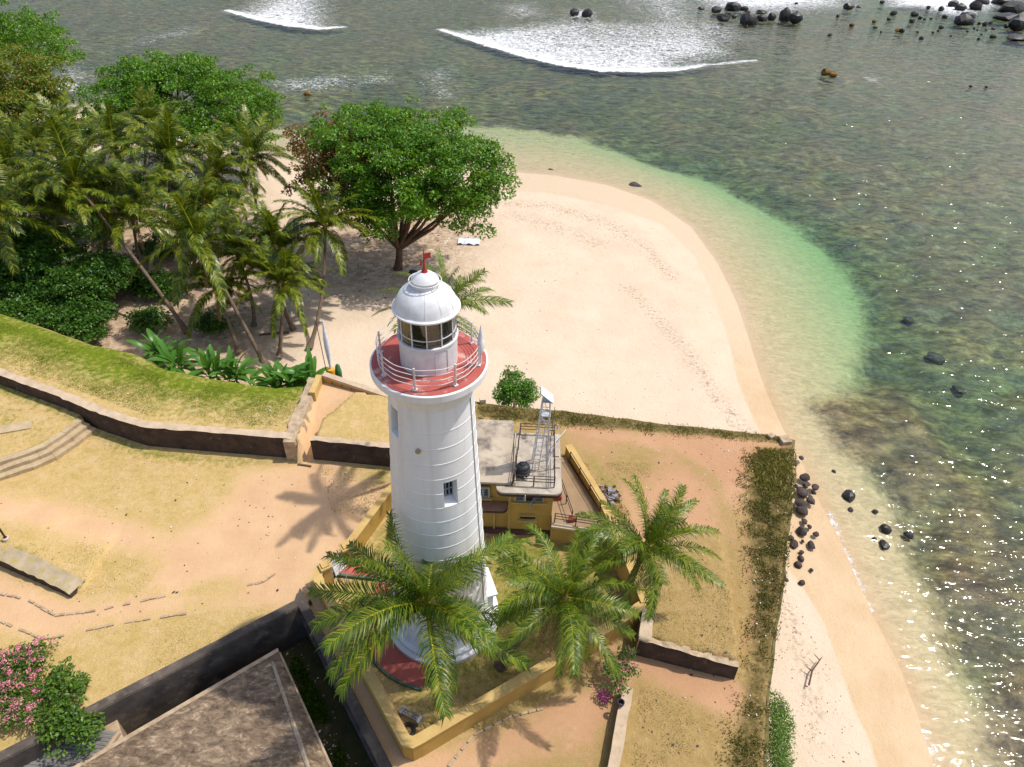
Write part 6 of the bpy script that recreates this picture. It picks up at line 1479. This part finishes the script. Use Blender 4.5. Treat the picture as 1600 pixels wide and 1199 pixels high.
def scatter(name, label, regions, n, smin, smax, mats, seed, zf, cat, flat=.5):
    g = np.random.default_rng(seed); V = []; F = []; mi = []
    for (pl, z), frac in regions:
        pl = W(pl, z); x0 = min(p[0] for p in pl); x1 = max(p[0] for p in pl); y0 = min(p[1] for p in pl); y1 = max(p[1] for p in pl); k = 0
        while k < int(n * frac):
            x = g.uniform(x0, x1, 400); y = g.uniform(y0, y1, 400); m = inside(x, y, pl); x, y = x[m], y[m]; zz = zf(x, y)
            for a, c, d in zip(x, y, zz):
                s = g.uniform(smin, smax) * (1 if g.random() < .85 else 1.7); an = g.uniform(0, 6.28); b0 = len(V); ca, sa = math.cos(an) * s, math.sin(an) * s; h = s * flat
                V += [(a - ca, c - sa, d), (a + sa * .6, c - ca * .6, d), (a + ca, c + sa, d), (a - sa * .6, c + ca * .6, d), (a + ca * .1, c + sa * .2, d + h)]
                F += [(b0, b0 + 1, b0 + 4), (b0 + 1, b0 + 2, b0 + 4), (b0 + 2, b0 + 3, b0 + 4), (b0 + 3, b0, b0 + 4)]; mi += [int(g.integers(len(mats)))] * 4; k += 1
                if k >= int(n * frac): break
    return tag(obj(name, mesh_np(name, np.array(V), np.array(F), mats, mat_idx=mi)), label, cat, None, 'stuff')


zbeach = lambda x, y: seabed(x, y)[0]
DEB = [BARK_DK, STONE_RUB, BOULDER]
scatter('beach_debris', 'dark pebbles and leaf debris strewn over the dry sand', [(([(760, 305), (940, 325), (1030, 355), (1090, 420), (1130, 530), (1170, 655), (900, 640), (780, 560), (740, 400)], -5.2), .55), (([(780, 308), (880, 315), (1000, 360), (960, 380), (800, 345)], -5.2), .25), (([(1215, 900), (1245, 930), (1300, 1040), (1360, 1190), (1270, 1190), (1210, 1010)], -5.2), .2)], 900, .03, .08, DEB, 81, zbeach, 'debris')
scatter('leaf_litter', 'fallen leaves on the sand under the trees', [(([(480, 350), (620, 330), (740, 350), (720, 410), (600, 480), (480, 470)], -4.9), .5), (([(100, 350), (400, 330), (470, 420), (440, 540), (250, 540)], -4.9), .5)], 1500, .06, .18, [BARK_DK, STONE_RUB, LITTER, BARK], 82, zbeach, 'leaves', .25)
scatter('ground_litter', 'scraps of white litter on the rampart and earth', [((strip, 1.3), .35), (([(900, 655), (1220, 690), (1150, 760), (1180, 1000), (1100, 1120), (980, 1060), (1000, 800)], 1.0), .25), (([(0, 640), (470, 720), (480, 900), (100, 980), (0, 900)], .2), .2), (([(0, 560), (470, 640), (450, 670), (200, 640)], 1.8), .2)], 170, .03, .075, [LITTER, LITTER, CREAM], 83, lambda x, y: hfort(x, y) + .05, 'litter')
scatter('yard_litter', 'scraps of white litter in the sunken yard', [(([(440, 1010), (470, 1000), (560, 1199), (520, 1199)], -3.2), 1.0)], 60, .04, .09, [LITTER, CREAM], 84, lambda x, y: np.full(x.shape, -3.27), 'litter')
scatter('earth_stones', 'small stones scattered on the bare earth', [(([(880, 660), (1220, 690), (1160, 760), (1180, 1000), (1150, 1180), (980, 1180), (1000, 800)], .8), .6), (([(0, 780), (470, 725), (480, 930), (100, 980), (0, 930)], .1), .4)], 380, .03, .10, [STONE_RUB, BARK_DK, BOULDER], 85, hfort, 'stones')
# rubbish heap by the ochre wall
g_ = random.Random(5); b1, b2 = MB(), MB()
for k in range(70):
    q = G(g_.gauss(948, 8), g_.gauss(775, 8), 1.7); t_ = b1 if k % 3 else b2
    t_.box((q.x, q.y, hz(q.x, q.y) + g_.uniform(.05, .3)), (g_.uniform(.1, .5), g_.uniform(.05, .3), g_.uniform(.03, .15)), 0, Matrix.Translation((q.x, q.y, hz(q.x, q.y) + g_.uniform(.05, .3))) @ Matrix.Rotation(g_.uniform(0, 3), 4, 'Z') @ Matrix.Rotation(g_.uniform(-.6, .6), 4, 'X'))
b1.mi = 0; k0 = len(b1.f); base_n = len(b1.v); b1.v += b2.v; b1.f += [tuple(i + base_n for i in f) for f in b2.f]; b1.m += [1] * len(b2.f)
b1.build('rubbish_heap', [m_plain('blue_grey_rubbish', (.30, .31, .36), (.16, .14, .15), 6, .7), BARK_DK], None, False, 'heap of blue grey rubbish outside the ochre wall by the terrace', 'rubbish', None, 'stuff')
